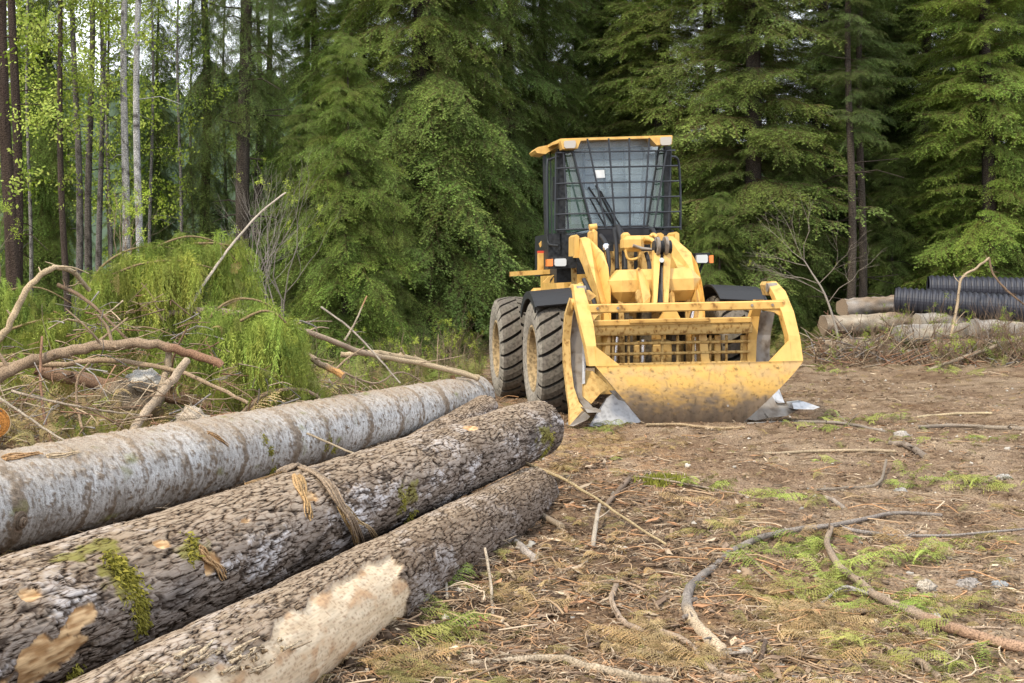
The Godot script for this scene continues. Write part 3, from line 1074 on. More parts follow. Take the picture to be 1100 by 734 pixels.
func tyre_mesh() -> ArrayMesh:
	var st := SurfaceTool.new()
	st.begin(Mesh.PRIMITIVE_TRIANGLES)
	var w := 0.27                       # half width of the tread
	var lugs := 22
	var dust := Color(0.150, 0.132, 0.110)
	var groove := Color(0.030, 0.027, 0.024)
	var us := [0.0, 0.12, 0.3, 0.5, 0.7, 0.86, 0.96, 1.04, 1.08]
	var top := [0.0, 0.0, -0.003, -0.008, -0.016, -0.026, -0.045, -0.095, -0.15]
	var st_a := [0.0, 0.15, 0.19, 0.55, 0.96, 1.0]
	var st_r := [-0.05, -0.05, 0.0, 0.0, 0.0, -0.05]
	for side in [-1.0, 1.0]:
		for lug in lugs:
			for s in st_a.size() - 1:
				for k in us.size() - 1:
					var q := []
					var inside: bool = st_r[s] < -0.01 and st_r[s + 1] < -0.01
					for e in [[s, k], [s + 1, k], [s + 1, k + 1], [s, k + 1]]:
						var u: float = us[e[1]]
						var f: float = lug + st_a[e[0]] + (0.5 if side > 0 else 0.0) + 0.95 * minf(u, 1.0) * (1.0 - 0.25 * u)
						var a := TAU * f / lugs
						var deep: float = st_r[e[0]] * (1.0 - smoothstep(0.9, 1.08, u) * 0.8)
						var r: float = TR + top[e[1]] + (0.006 * sin(PI * st_a[e[0]]) if deep > -0.01 else deep)
						q.append(Vector3(side * u * w, r * cos(a), r * sin(a)))
					st.set_smooth_group(-1)
					var base: Color = groove if inside else (groove.lerp(dust, 0.4) if st_r[s] != st_r[s + 1] else dust)
					if not inside and us[k] > 0.9: base = base.lerp(Color(0.30, 0.27, 0.225), 0.8)
					st.set_color(base * rr(0.93, 1.07))
					if side > 0: quad(st, q[0], q[3], q[2], q[1])
					else: quad(st, q[0], q[1], q[2], q[3])
		# sidewall
		var prof := [[1.08, -0.15], [1.10, -0.19], [1.08, -0.245], [1.02, -0.29], [0.98, -0.335], [0.94, -0.345]]
		for i in prof.size() - 1:
			for k in 48:
				st.set_smooth_group(3)
				var p := []
				for e in [[i, k], [i + 1, k], [i + 1, k + 1], [i, k + 1]]:
					var a: float = TAU * e[1] / 48.0
					var r: float = TR + prof[e[0]][1]
					p.append(Vector3(side * prof[e[0]][0] * w, r * cos(a), r * sin(a)))
				st.set_color(Color(0.30, 0.27, 0.225))
				if side > 0: quad(st, p[0], p[1], p[2], p[3])
				else: quad(st, p[3], p[2], p[1], p[0])
	st.generate_normals()
	return st.commit()


func make_wheel(root: Node3D, tyre: Mesh, pos: Vector3, out: float, spin: float):
	var wheel := holder("wheel", root)
	wheel.position = pos
	wheel.rotation.x = spin
	put("tyre", tyre, M.tyre_rubber, wheel)
	var st := begin()
	var x := Transform3D(Basis.from_scale(Vector3(out, 1, 1)) if out > 0 else Basis(Vector3.UP, PI), Vector3.ZERO)
	lathe(st, [Vector2(0.36, -0.2), Vector2(0.37, 0.10), Vector2(0.405, 0.22), Vector2(0.425, 0.265), Vector2(0.40, 0.272), Vector2(0.372, 0.25), Vector2(0.35, 0.10), Vector2(0.33, 0.02), Vector2(0.24, 0.0), Vector2(0.22, 0.09), Vector2(0.10, 0.11), Vector2(0.001, 0.11)], 40, x, false)
	part("rim", st, M.rim_paint, wheel)
	for k in 12:
		var b := begin()
		var a := TAU * k / 12.0
		tube(b, [x * Vector3(0.0, 0.285 * cos(a), 0.285 * sin(a)), x * Vector3(0.035, 0.285 * cos(a), 0.285 * sin(a))], 0.017, 0.017, 6)
		part("wheel_nut", b, M.dull_steel, wheel)


func build_loader():
	var place := Vector3(1.68, 0, -17.7)
	LX = Transform3D(Basis(Vector3.UP, deg_to_rad(8.5)) * Basis(Vector3.BACK, deg_to_rad(1.2)), place)
	var root := thing("wheel_loader", "yellow wheel loader with a log fork and caged cab facing the camera", "wheel loader", place)
	root.transform = LX
	# wheels; the rear ones stand a little to the viewer's left, the machine is slightly bent in its middle joint
	var tyre := tyre_mesh()
	for q in [[-1.16, 0.0], [1.16, 0.0], [-1.20, -3.0], [1.12, -3.0]]:
		make_wheel(root, tyre, Vector3(q[0], TR - 0.03, q[1]), signf(q[0]), rr(0, 6))
	var st := begin()
	tube(st, [Vector3(-1.0, TR, 0), Vector3(1.0, TR, 0)], 0.17, 0.17, 14)
	part("front_axle", st, M.dusty_yellow_paint, root)
	st = begin()
	tube(st, [Vector3(-1.0, TR, -3), Vector3(1.0, TR, -3)], 0.17, 0.17, 14)
	box(st, Vector3(-0.04, TR, -3), Vector3(0.5, 0.5, 0.5), 0.1)
	part("rear_axle", st, M.dusty_yellow_paint, root)
	# frames
	st = begin()
	box(st, Vector3(-0.42, 1.0, -0.1), Vector3(0.07, 1.1, 1.5), 0.01)
	box(st, Vector3(0.42, 1.0, -0.1), Vector3(0.07, 1.1, 1.5), 0.01)
	box(st, Vector3(0, 0.72, 0.35), Vector3(0.78, 0.42, 0.5), 0.06)
	box(st, Vector3(0, 1.1, -0.6), Vector3(0.78, 0.9, 0.3), 0.02)
	part("front_frame", st, M.dusty_yellow_paint, root)
	st = begin()
	box(st, Vector3(-0.05, 0.95, -2.6), Vector3(1.1, 0.7, 3.0), 0.03)
	part("rear_frame", st, M.dusty_yellow_paint, root)
	st = begin()
	box(st, Vector3(0.05, 1.75, -4.0), Vector3(1.1, 1.0, 1.6), 0.1)
	part("engine_hood", st, M.yellow_paint, root)
	st = begin()
	box(st, Vector3(0.1, 1.2, -4.9), Vector3(1.5, 0.8, 0.35), 0.08)
	part("counterweight", st, M.yellow_paint, root)
	loader_fenders(root)
	loader_cab(root)
	loader_arms(root)
	loader_fork(root)
	loader_clamp(root)


func loader_fenders(root: Node3D):
	for s in [-1.0, 1.0]:
		var st := begin()
		var n := 12
		for i in n:
			var q := []
			for j in [i, i + 1]:
				var a: float = deg_to_rad(lerpf(-38.0, 46.0, float(j) / n))
				var c := cos(a)
				for r in [TR + 0.075, TR + 0.10]:
					for x in [0.86, 1.46]:
						q.append(Vector3(s * x, TR + r * c - (0.04 if x > 1.4 else 0.0), -r * sin(a)))
			var p := q if s > 0 else [q[1], q[0], q[3], q[2], q[5], q[4], q[7], q[6]]
			quad(st, p[2], p[6], p[7], p[3])
			quad(st, p[0], p[1], p[5], p[4])
			quad(st, p[1], p[3], p[7], p[5])
			quad(st, p[0], p[4], p[6], p[2])
			if i == 0: quad(st, p[0], p[2], p[3], p[1])
			if i == n - 1: quad(st, p[4], p[5], p[7], p[6])
			# turned-down outer lip
			box(st, (q[3] + q[7]) * 0.5 + Vector3(0, -0.045, 0), Vector3(0.02, 0.09, (q[3] - q[7]).length() * 1.02), 0.0, Basis(Vector3.RIGHT, deg_to_rad(lerpf(-38.0, 46.0, (i + 0.5) / n)) * -1.0))
		part("fender", st, M.black_rubber, root)
	# step plate and brackets on the viewer's left
	slab("step_plate", [[556, 291.5, -1.25], [599, 289, -1.25], [599, 294, -1.25], [556, 296.5, -1.25]], 0.75, M.yellow_paint, root)
	slab("step_post", [[578.5, 272, -1.7], [584, 272, -1.7], [584, 291, -1.7], [578.5, 291, -1.7]], 0.1, M.yellow_paint, root)
	slab("marker_cap", [[578.3, 269.5, -1.7], [584.3, 269.5, -1.7], [584.3, 272, -1.7], [578.3, 272, -1.7]], 0.1, M.red_paint, root)
	slab("bracket", [[590, 297, -0.95], [596, 295, -0.95], [588, 304, -0.95], [583, 304, -0.95]], 0.06, M.yellow_paint, root)
	slab("bracket", [[597, 294, -0.95], [601, 294, -0.95], [597, 304, -0.95], [592, 304, -0.95]], 0.06, M.yellow_paint, root)
	slab("battery_box", [[598, 289, -0.75], [615, 288, -0.75], [615, 303, -0.75], [598, 304, -0.75]], 0.5, M.black_steel, root)
	slab("upright_post", [[614.5, 279, -0.62], [619, 279, -0.62], [620, 307, -0.62], [615.5, 307, -0.62]], 0.1, M.dusty_yellow_paint, root)
	# headlamps
	for q in [[594, 619, 276, 288, 596, 608.5, 278, 286, 587.8, 594], [747, 762.5, 272, 283, 748.5, 760.5, 274, 282.5, 761.5, 766.5]]:
		var lamp := slab("headlamp", [[q[0], q[2], -0.5], [q[1], q[2] - 0.6, -0.5], [q[1], q[3], -0.5], [q[0], q[3] + 0.4, -0.5]], 0.16, M.black_steel, root)
		slab("lens", [[q[4] + 1, q[6], -0.44], [q[5] - 1, q[6] - 0.3, -0.44], [q[5], q[6] + 1.5, -0.44], [q[5], q[7] - 1.5, -0.44], [q[5] - 1.5, q[7], -0.44], [q[4] + 1, q[7], -0.44], [q[4], q[7] - 1.5, -0.44], [q[4], q[6] + 1.5, -0.44]], 0.055, M.lens, lamp)
		slab("turn_signal", [[q[8], q[6] + 0.6, -0.5], [q[9], q[6] + 0.2, -0.5], [q[9], q[7], -0.5], [q[8], q[7] + 0.2, -0.5]], 0.12, M.amber, lamp)
	bar("lamp_bracket", lp(755, 283, -0.6), lp(748, 300, -0.6), 0.02, M.black_steel, root)


func loader_cab(root: Node3D):
	var cab := holder("cab", root)
	var zf := -1.35
	var zb := -2.40
	slab("base", [[589, 251, zf], [724, 247, zf], [724, 290, zf], [589, 296, zf]], 1.1, M.black_steel, cab)
	slab("dash_panel", [[637, 243, zf + 0.03], [697, 242, zf + 0.03], [697, 266, zf + 0.03], [637, 267, zf + 0.03]], 0.3, M.seat_cloth, cab)
	# corner pillars
	slab("pillar", [[599, 160, zf], [607.5, 160, zf], [607.5, 250, zf], [599, 250, zf]], 0.12, M.black_steel, cab)
	slab("pillar", [[714, 157, zf], [721.5, 157, zf], [721, 248, zf], [713.5, 248, zf]], 0.12, M.black_steel, cab)
	for s in [-1.0, 1.0]:
		var c := lp(603 if s < 0 else 718, 200, zf)
		var y0 := lp(603, 250, zf).y
		var y1 := lp(603, 158, zf).y
		var st := begin()
		box(st, Vector3(c.x, (y0 + y1) / 2, zb), Vector3(0.12, y1 - y0, 0.12), 0.02)
		part("pillar", st, M.black_steel, cab)
		st = begin()
		box(st, Vector3(c.x + s * 0.01, (y0 + y1) / 2, (zf + zb) / 2 - 0.05), Vector3(0.07, y1 - y0, 0.09), 0.015)
		part("door_post", st, M.black_steel, cab)
		st = begin()
		box(st, Vector3(c.x + s * 0.035, (y0 + y1) / 2, (zf + zb) / 2), Vector3(0.008, y1 - y0, zf - zb - 0.1))
		part("side_window", st, M.side_glass, cab)
		st = begin()
		box(st, Vector3(c.x + s * 0.02, y0 - 0.28, (zf + zb) / 2), Vector3(0.05, 0.56, zf - zb), 0.01)
		part("door_panel", st, M.black_steel, cab)
	# the windscreen is wide at the top and narrow at the foot, with a side pane each side
	slab("windscreen", [[613.5, 151, zf - 0.02], [709, 149, zf - 0.02], [694.5, 243, zf - 0.02], [636, 245, zf - 0.02]], 0.008, M.windshield, cab)
	slab("side_pane", [[607.5, 160, zf - 0.03], [613.5, 160, zf - 0.03], [635, 246, zf - 0.03], [607.5, 251, zf - 0.03]], 0.008, M.side_glass, cab)
	slab("side_pane", [[708.5, 158, zf - 0.03], [714, 158, zf - 0.03], [713.5, 246, zf - 0.03], [695.5, 243, zf - 0.03]], 0.008, M.side_glass, cab)
	for q in [[613, 152, 635.5, 246], [709.2, 150, 695, 244]]:
		bar("window_frame", lp(q[0], q[1], zf), lp(q[2], q[3], zf), 0.014, M.black_steel, cab)
	slab("side_pane", [[607.5, 252, zf + 0.0], [638, 246, zf], [632, 250.5, zf], [616, 253, zf]], 0.02, M.windshield, cab)
	slab("paper_notice", [[638.5, 183, zf], [649, 182.5, zf], [650, 191, zf], [640, 191.5, zf]], 0.003, M.paper, cab)
	# seat and wheel inside
	var st := begin()
	box(st, lp(664, 240, -1.95), Vector3(0.5, 0.14, 0.5), 0.05)
	box(st, lp(664, 222, -2.15), Vector3(0.46, 0.5, 0.12), 0.05)
	box(st, lp(664, 198, -2.15), Vector3(0.26, 0.2, 0.1), 0.04)
	part("seat", st, M.seat_cloth, cab)
	st = begin()
	tube(st, [lp(664, 250, -1.6), lp(664, 236, -1.85)], 0.035, 0.03, 8)
	part("steering_column", st, M.black_steel, cab)
	# rear window with its own cage
	slab("rear_window", [[612, 156, zb], [708, 154, zb], [706, 241, zb], [614, 242, zb]], 0.008, M.rear_glass, cab)
	slab("rear_panel", [[603, 241, zb], [718, 239, zb], [718, 252, zb], [603, 254, zb]], 0.05, M.black_steel, cab)
	var rc := holder("rear_cage", root)
	var frame := [[627, 240], [627, 166], [628.5, 161], [632, 159.5], [687, 158.5], [690.5, 160], [692, 164], [688, 239]]
	var pts := []
	for f in frame: pts.append(lp(f[0], f[1], zb + 0.12))
	st = begin()
	tube(st, pts, 0.022, 0.022, 6)
	part("cage_frame", st, M.guard_steel, rc)
	for x in [648.5, 670.2]:
		bar("cage_bar", lp(x, 159, zb + 0.12), lp(x + 2, 240, zb + 0.12), 0.017, M.guard_steel, rc)
	for y in [172, 188, 203.5, 219.5, 235]:
		bar("cage_bar", lp(627, y, zb + 0.12), lp(690.5, y - 0.6, zb + 0.12), 0.014, M.guard_steel, rc)
	# wipers
	for q in [[640, 199, 663, 245, 0.016], [632, 201, 661, 244, 0.014], [633, 212, 650, 243, 0.012], [645, 205, 667, 244, 0.01]]:
		bar("wiper", lp(q[0], q[1], zf + 0.03), lp(q[2], q[3], zf + 0.03), q[4], M.black_steel, cab, 5)
	# roof
	var roof := slab("roof", [[593, 153, zf + 0.16], [602, 149, zf + 0.16], [640, 147.6, zf + 0.16], [722, 145.3, zf + 0.16], [722.5, 148, zf + 0.16], [698, 148.6, zf + 0.16], [632, 150.6, zf + 0.16], [604, 152.6, zf + 0.16], [593, 156, zf + 0.16]], 1.35, M.yellow_paint, cab)
	slab("gutter", [[574.5, 161.5, -1.5], [578, 158, -1.5], [593, 155, -1.5], [600, 150.5, -1.5], [602, 154, -1.5], [595, 160, -1.5], [586, 165.5, -1.5], [577, 164.5, -1.5]], 0.5, M.yellow_paint, roof)
	slab("lamp_housing", [[602, 151, zf + 0.3], [624.5, 149.6, zf + 0.3], [620.5, 159.6, zf + 0.3], [604.5, 160.2, zf + 0.3]], 0.22, M.yellow_paint, roof)
	slab("lamp_housing", [[698, 148, zf + 0.3], [722.5, 145.8, zf + 0.3], [722, 155, zf + 0.3], [705.5, 156, zf + 0.3]], 0.22, M.yellow_paint, roof)
	for q in [[605.8, 151.3, 618.8, 159.3], [709.3, 147.3, 721.8, 156]]:
		slab("roof_lamp", [[q[0] + 1, q[1], zf + 0.33], [q[2] - 1, q[1] - 0.5, zf + 0.33], [q[2], q[1] + 2, zf + 0.33], [q[2] - 0.6, q[3] - 1.5, zf + 0.33], [q[2] - 2, q[3] - 0.3, zf + 0.33], [q[0] + 2, q[3], zf + 0.33], [q[0] + 0.4, q[3] - 1.5, zf + 0.33], [q[0], q[1] + 2, zf + 0.33]], 0.05, M.work_lens, roof)
	# the front cage
	var cage := holder("front_cage", root)
	var zg := -1.1
	for q in [[597.2, 164.3, -1.3, 596.2, 247.5, -1.3], [605.4, 164, -1.2, 610.5, 245.8, -1.2], [615.3, 163.4, zg, 636.3, 244.6, zg], [630.9, 149, zg, 651, 244.6, zg], [653.8, 148.6, zg, 661, 244.4, zg], [676, 148.3, zg, 676.7, 244.2, zg], [697.7, 148, zg, 691.6, 243.8, zg], [716, 161.5, zg, 702.6, 243.6, zg], [720.7, 161.5, -1.2, 717.9, 243.6, -1.2]]:
		bar("cage_bar", lp(q[0], q[1], q[2]), lp(q[3], q[4], q[5]), 0.0135, M.guard_steel, cage)
	for q in [[164.3, 161.5, 725], [181, 178, 727.5], [197.5, 194.5, 729], [214, 211, 730], [230.5, 227.4, 730.5], [247.2, 244, 731]]:
		var st2 := begin()
		tube(st2, lps([[597, q[0] + 0.3, -1.3], [606, q[0] - 0.4, -1.2], [616, q[0] - 0.8, zg - 0.014], [716, q[1] + 0.4, zg - 0.014], [721, q[1] + 0.2, -1.2], [q[2], q[1], -1.3]]), 0.0125, 0.0125, 6)
		part("cage_bar", st2, M.guard_steel, cage)
	for list in [[[588.5, 247, -1.5], [588, 178, -1.5], [591, 171.5, -1.5], [600, 168, -1.3]], [[720, 168, -1.2], [726.5, 169.5, -1.3], [729.5, 178, -1.35], [731, 210, -1.35], [731, 247, -1.35]]]:
		st = begin()
		tube(st, smooth_path(lps(list), 4), 0.017, 0.017, 7)
		part("cage_hoop", st, M.guard_steel, cage)
	# handrail and mirror on the viewer's left, hand rail posts
	st = begin()
	tube(st, smooth_path(lps([[588.5, 245, -1.35], [588.5, 258, -1.35], [591, 263, -1.3], [600, 264, -1.2]]), 4), 0.016, 0.016, 7)
	part("handrail", st, M.black_steel, cab)
	slab("mirror", [[594, 190, -1.45], [599, 189.5, -1.45], [599.5, 216, -1.45], [594, 216.5, -1.45]], 0.05, M.black_steel, cab)
	slab("door_handle", [[579, 262, -1.9], [585.5, 254, -1.9], [586, 257, -1.9], [580.5, 266, -1.9]], 0.03, M.yellow_paint, cab)


func loader_arms(root: Node3D):
	# the two lift arms: their upper ends at the frame, their lower ends at the fork; each a deep plate
	slab("lift_arm", [[624, 256, -0.35], [629, 254.5, -0.35], [634, 257, -0.3], [648.5, 272, 0.1], [653.5, 287, 0.45], [656, 310, 0.7], [656.5, 345, 0.95], [655, 392, 1.0], [647, 392, 1.0], [645, 330, 0.9], [641, 307, 0.65], [633, 285, 0.3], [627, 272, -0.1]], 0.42, M.yellow_paint, root)
	slab("lift_arm", [[717, 253, -0.35], [723, 254, -0.35], [742.5, 271.5, 0.1], [749, 283, 0.4], [754, 303, 0.7], [757, 322, 0.9], [757.5, 345, 0.95], [763, 392, 1.0], [754, 392, 1.0], [749.5, 345, 0.95], [748.5, 322, 0.9], [746, 295, 0.6], [728, 288, 0.35], [722, 275, -0.05]], 0.42, M.yellow_paint, root)
	for q in [[617, 252, 622.5, 277], [637.5, 247, 642, 268], [707, 250, 713.5, 268], [725, 249, 730, 262]]:
		slab("pivot_plate", [[q[0], q[3], -0.4], [q[0] + 0.3, q[1] + 2, -0.4], [(q[0] + q[2]) / 2, q[1], -0.4], [q[2] - 0.3, q[1] + 2, -0.4], [q[2], q[3], -0.4]], 0.4, M.yellow_paint, root)
	var st := begin()
	tube(st, [lp(633, 244.5, -0.5), lp(641, 243.5, -0.5)], 0.042, 0.042, 10)
	tube(st, [lp(637, 244, -0.5), lp(639, 256, -0.45)], 0.024, 0.024, 8)
	part("grease_cap", st, M.yellow_paint, root)
	# big cross tube between the arms
	var a := lp(653, 308, 0.55)
	var b := lp(751, 305, 0.55)
	st = begin()
	beam(st, a, b, 0.40, 0.44, 0.13)
	part("cross_tube", st, M.yellow_paint, root)
	slab("tube_lug", [[685, 290, 0.82], [687, 287.5, 0.82], [690, 291, 0.82], [697, 305, 0.92], [699, 318, 0.95], [698, 325, 0.95], [691, 326, 0.95], [689, 315, 0.92]], 0.1, M.yellow_paint, root)
	slab("tube_lug", [[684, 315, 0.9], [686.5, 311, 0.9], [690, 314, 0.9], [690.5, 325, 0.9], [686, 326, 0.9], [684, 321, 0.9]], 0.08, M.dusty_yellow_paint, root)
	slab("tube_lug", [[719, 316, 0.9], [722, 312, 0.9], [724.5, 316, 0.9], [725, 325, 0.9], [719.5, 325.5, 0.9]], 0.1, M.yellow_paint, root)
	# tilt linkage: a pair of long dark-faced links with a pinned head
	slab("tilt_link", [[703, 262, 0.6], [708, 261, 0.6], [709.5, 275, 0.7], [706, 325, 1.05], [702, 326, 1.05], [702, 290, 0.8]], 0.09, M.yellow_paint, root)
	slab("tilt_link", [[713, 261, 0.6], [719.5, 262, 0.6], [720.5, 280, 0.7], [718, 325, 1.05], [713.5, 325, 1.05], [713, 290, 0.8]], 0.09, M.yellow_paint, root)
	slab("tilt_ram", [[708.5, 265, 0.6], [713.5, 265, 0.6], [713.8, 300, 0.8], [713, 326, 1.0], [707, 326, 1.0], [708, 300, 0.8]], 0.12, M.black_steel, root)
	st = begin()
	tube(st, [lp(702, 266, 0.62), lp(720.5, 265.5, 0.62)], 0.085, 0.085, 14)
	part("link_head", st, M.black_steel, root)
	for q in [[706, 263.5], [715, 263]]:
		st = begin()
		tube(st, [lp(q[0] - 1.6, q[1] + 1, 0.66), lp(q[0] + 1.6, q[1] + 1, 0.66)], 0.115, 0.115, 14)
		part("link_eye", st, M.dull_steel, root)
	st = begin()
	tube(st, [lp(711, 279.5, 0.72), lp(711, 279.5, 0.80)], 0.03, 0.03, 10)
	part("pin", st, M.lens, root)
	# valve block with pipes, above the cross tube
	st = begin()
	box(st, lp(679, 262, 0.1), Vector3(0.26, 0.2, 0.3), 0.05)
	box(st, lp(686, 258, 0.05), Vector3(0.36, 0.11, 0.22), 0.04)
	box(st, lp(672, 255, 0.05), Vector3(0.1, 0.12, 0.16), 0.03)
	part("valve_block", st, M.yellow_paint, root)
	st = begin()
	tube(st, smooth_path(lps([[692, 257, 0.2], [700, 258, 0.2], [704, 262, 0.3]]), 4), 0.03, 0.03, 8)
	tube(st, smooth_path(lps([[672, 268, 0.2], [674, 277, 0.2], [679, 279, 0.2], [687, 276, 0.2], [688, 270, 0.2]]), 4), 0.018, 0.018, 7)
	tube(st, smooth_path(lps([[699, 254, 0.15], [702, 252, 0.15], [706, 255, 0.2]]), 4), 0.025, 0.025, 7)
	part("oil_pipe", st, M.yellow_paint, root)
	st = begin()
	tube(st, lps([[680, 264, 0.3], [690, 267, 0.3], [701, 268, 0.35]]), 0.022, 0.018, 7)
	part("oil_pipe", st, M.dull_steel, root)
	for list in [[[645, 253, -0.4], [651, 262, -0.2], [654, 280, 0.1], [653, 296, 0.3]], [[664, 243, -0.6], [667, 255, -0.3], [671, 268, -0.1], [672, 290, 0.1]], [[660, 246, -0.7], [662, 262, -0.3], [663, 290, 0.1]], [[699, 247, -0.5], [701.5, 247, -0.3], [704, 254, 0.0], [706, 263, 0.4]], [[662, 243, -0.9], [668, 249, -0.6], [674, 260, -0.2]], [[694, 272, 0.1], [697, 282, 0.2], [698, 292, 0.3]], [[627, 300, 0.4], [636, 318, 0.6], [640, 330, 0.75]]]:
		st = begin()
		tube(st, smooth_path(lps(list), 5), 0.028, 0.028, 8)
		part("hydraulic_hose", st, M.black_rubber, root)
	st = begin()
	box(st, lp(651, 266, -0.1), Vector3(0.08, 0.1, 0.06), 0.02)
	part("hose_clamp", st, M.chrome, root)
	for q in [[653, 270, 661, 292], [674, 270, 681, 292], [664, 262, 668, 292], [690, 270, 701, 292]]:
		slab("frame_plate", [[q[0], q[1], -0.35], [q[2], q[1], -0.35], [q[2], q[3] + 40, -0.35], [q[0], q[3] + 40, -0.35]], 0.25, M.dusty_yellow_paint, root)
	slab("pump_cover", [[641, 258, -0.95], [700, 256, -0.95], [700, 300, -0.95], [641, 300, -0.95]], 0.2, M.black_steel, root)
	# what shows below the cross tube, behind the grate
	for q in [[662, 327, 676, 350], [690, 328, 700, 395], [672, 340, 680, 395], [722, 332, 728, 395], [736, 335, 744, 395]]:
		slab("frame_plate", [[q[0], q[1], 0.62], [q[2], q[1], 0.62], [q[2], q[3], 0.62], [q[0], q[3], 0.62]], 0.3, M.dark_steel, root)
	slab("link_cover", [[707, 347, 1.02], [714, 334, 1.0], [727, 334, 1.0], [733, 346, 1.02]], 0.08, M.yellow_paint, root)
	for q in [[662, 362, 660, 392], [746, 362, 748, 392], [690, 365, 690, 390], [746, 332, 741, 352]]:
		bar("ram_rod", lp(q[0], q[1], 0.8), lp(q[2], q[3], 0.8), 0.035, M.chrome, root, 10)


func ribbon(st: SurfaceTool, left: Array, right: Array, back: float):      # a thick strip between two lines of loader points
	for i in left.size() - 1:
		var t := Vector3(0, 0, -back)
		var a: Vector3 = left[i]
		var b: Vector3 = left[i + 1]
		var c: Vector3 = right[i + 1]
		var d: Vector3 = right[i]
		hexa(st, [b, a, d, c, b + t, a + t, d + t, c + t])


func loader_fork(root: Node3D):
	var fork := holder("log_fork", root)
	# end tines: curved like a C, a yellow edge with a worn steel liner inside
	var st := begin()
	ribbon(st, lps([[613, 320, 1.12], [607.5, 338, 1.0], [605.5, 365, 0.95], [606, 392, 1.0], [609, 420, 1.15], [612, 440, 1.4], [612, 457, 1.7]]), lps([[619, 322, 1.12], [615, 340, 1.0], [612.5, 365, 0.95], [613.5, 392, 1.0], [616.5, 416, 1.15], [622, 432, 1.4], [634, 447, 1.7]]), 0.09)
	part("tine", st, M.dusty_yellow_paint, fork)
	st = begin()
	ribbon(st, lps([[618, 330, 1.0], [614, 352, 0.9], [613, 380, 0.88], [615.5, 405, 0.95], [618.5, 424, 1.1], [628, 439, 1.4]]), lps([[624, 330, 1.0], [626.5, 352, 0.9], [628, 380, 0.88], [627, 405, 0.95], [626, 424, 1.1], [637, 438, 1.4]]), 0.05)
	part("liner", st, M.dull_steel, fork)
	slab("liner_strip", [[626, 352, 1.0], [629.5, 372, 1.0], [628.5, 412, 1.1], [625.5, 413, 1.1], [626, 380, 1.0]], 0.03, M.worn_steel, fork)
	st = begin()
	tube(st, [lp(613.5, 327, 1.12), lp(619.5, 326, 1.12)], 0.065, 0.065, 12)
	part("tine_boss", st, M.yellow_paint, fork)
	slab("toe", [[612, 457.5, 1.72], [629, 443, 1.75], [634, 447.5, 1.75], [631, 451, 1.75], [616, 458, 1.75]], 0.25, M.dull_steel, fork)
	slab("toe_plate", [[628, 439, 1.75], [645.5, 440.5, 1.8], [645, 443.2, 1.8], [631, 443.5, 1.8]], 0.3, M.dull_steel, fork)
	# worn floor and the curved shell above it
	slab("floor_plate", [[633, 459.5, 1.42], [645, 439, 1.2], [652, 428, 1.05], [662, 421, 0.95], [696, 456, 1.42], [690, 459, 1.42]], 0.05, M.worn_steel, fork)
	slab("shell", [[628, 398, 0.95], [637, 399, 0.95], [655, 416, 1.0], [645, 423, 1.15], [635, 434, 1.3], [627, 427, 1.2], [625.5, 412, 1.0]], 0.06, M.dusty_yellow_paint, fork)
	# floor under the jaw and the back of the fork
	st = begin()
	ribbon(st, lps([[655, 420, 0.95], [690, 457, 1.40]]), lps([[835, 414, 0.95], [800, 455, 1.40]]), 0.05)
	part("floor_plate", st, M.dull_steel, fork)
	slab("back_plate", [[640, 393, 0.62], [825, 389, 0.62], [825, 418, 0.7], [640, 424, 0.7]], 0.05, M.dusty_yellow_paint, fork)
	# right end
	st = begin()
	ribbon(st, lps([[812, 322, 1.1], [806, 340, 0.98], [803.5, 365, 0.95], [803, 391, 0.97]]), lps([[821, 322, 1.1], [816, 340, 0.98], [813, 365, 0.95], [812, 391, 0.97]]), 0.1)
	part("tine", st, M.yellow_paint, fork)
	st = begin()
	ribbon(st, lps([[817, 336, 0.95], [813, 360, 0.88], [812, 392, 0.9], [814, 415, 1.0]]), lps([[833, 333, 0.95], [828, 360, 0.88], [826, 392, 0.9], [829, 415, 1.0]]), 0.06)
	part("liner", st, M.dull_steel, fork)
	slab("toe", [[818, 440, 1.35], [829, 424, 1.2], [835, 436, 1.3], [862, 437, 1.3], [845, 447, 1.5], [826, 449, 1.5]], 0.25, M.dull_steel, fork)
	slab("floor_plate", [[800, 450, 1.45], [822, 433, 1.3], [836, 447, 1.45], [812, 452, 1.5]], 0.04, M.dull_steel, fork)
	slab("toe_plate", [[851, 433, 1.4], [864, 431.5, 1.4], [881, 437.5, 1.55], [874, 440, 1.55], [853, 439.5, 1.5]], 0.2, M.worn_steel, fork)
	slab("tine_stub", [[826, 427, 1.2], [834, 413, 1.1], [837, 418, 1.1], [843, 433, 1.2], [836, 433, 1.2]], 0.06, M.worn_steel, fork)
	# top beam and the grate hung under it
	st = begin()
	beam(st, lp(637, 354.5, 0.98), lp(806, 351.5, 0.98), 0.145, 0.2, 0.015)
	part("top_beam", st, M.dusty_yellow_paint, fork)
	st = begin()
	beam(st, lp(637, 347.5, 1.05), lp(806, 343.6, 1.05), 0.07, 0.1, 0.01)
	part("beam_cap", st, M.yellow_paint, fork)
	st = begin()
	beam(st, lp(676, 345.5, 1.10), lp(762, 343.5, 1.10), 0.05, 0.05, 0.008)
	part("wear_strip", st, M.yellow_paint, fork)
	for q in [[640, 370, 805, 366.6], [650, 381, 805, 377.8], [657, 392, 805, 389]]:
		bar("grate_bar", lp(q[0], q[1], 0.98), lp(q[2], q[3], 0.98), 0.018, M.dusty_yellow_paint, fork, 8)
	for x in [658.5, 675.5, 711.5, 728, 745, 763, 780.5, 797]:
		var st3 := begin()
		beam(st3, lp(x, 360, 0.945), lp(x - 0.5, 393, 0.945), 0.03, 0.03, 0.006)
		part("grate_bar", st3, M.dusty_yellow_paint, fork)
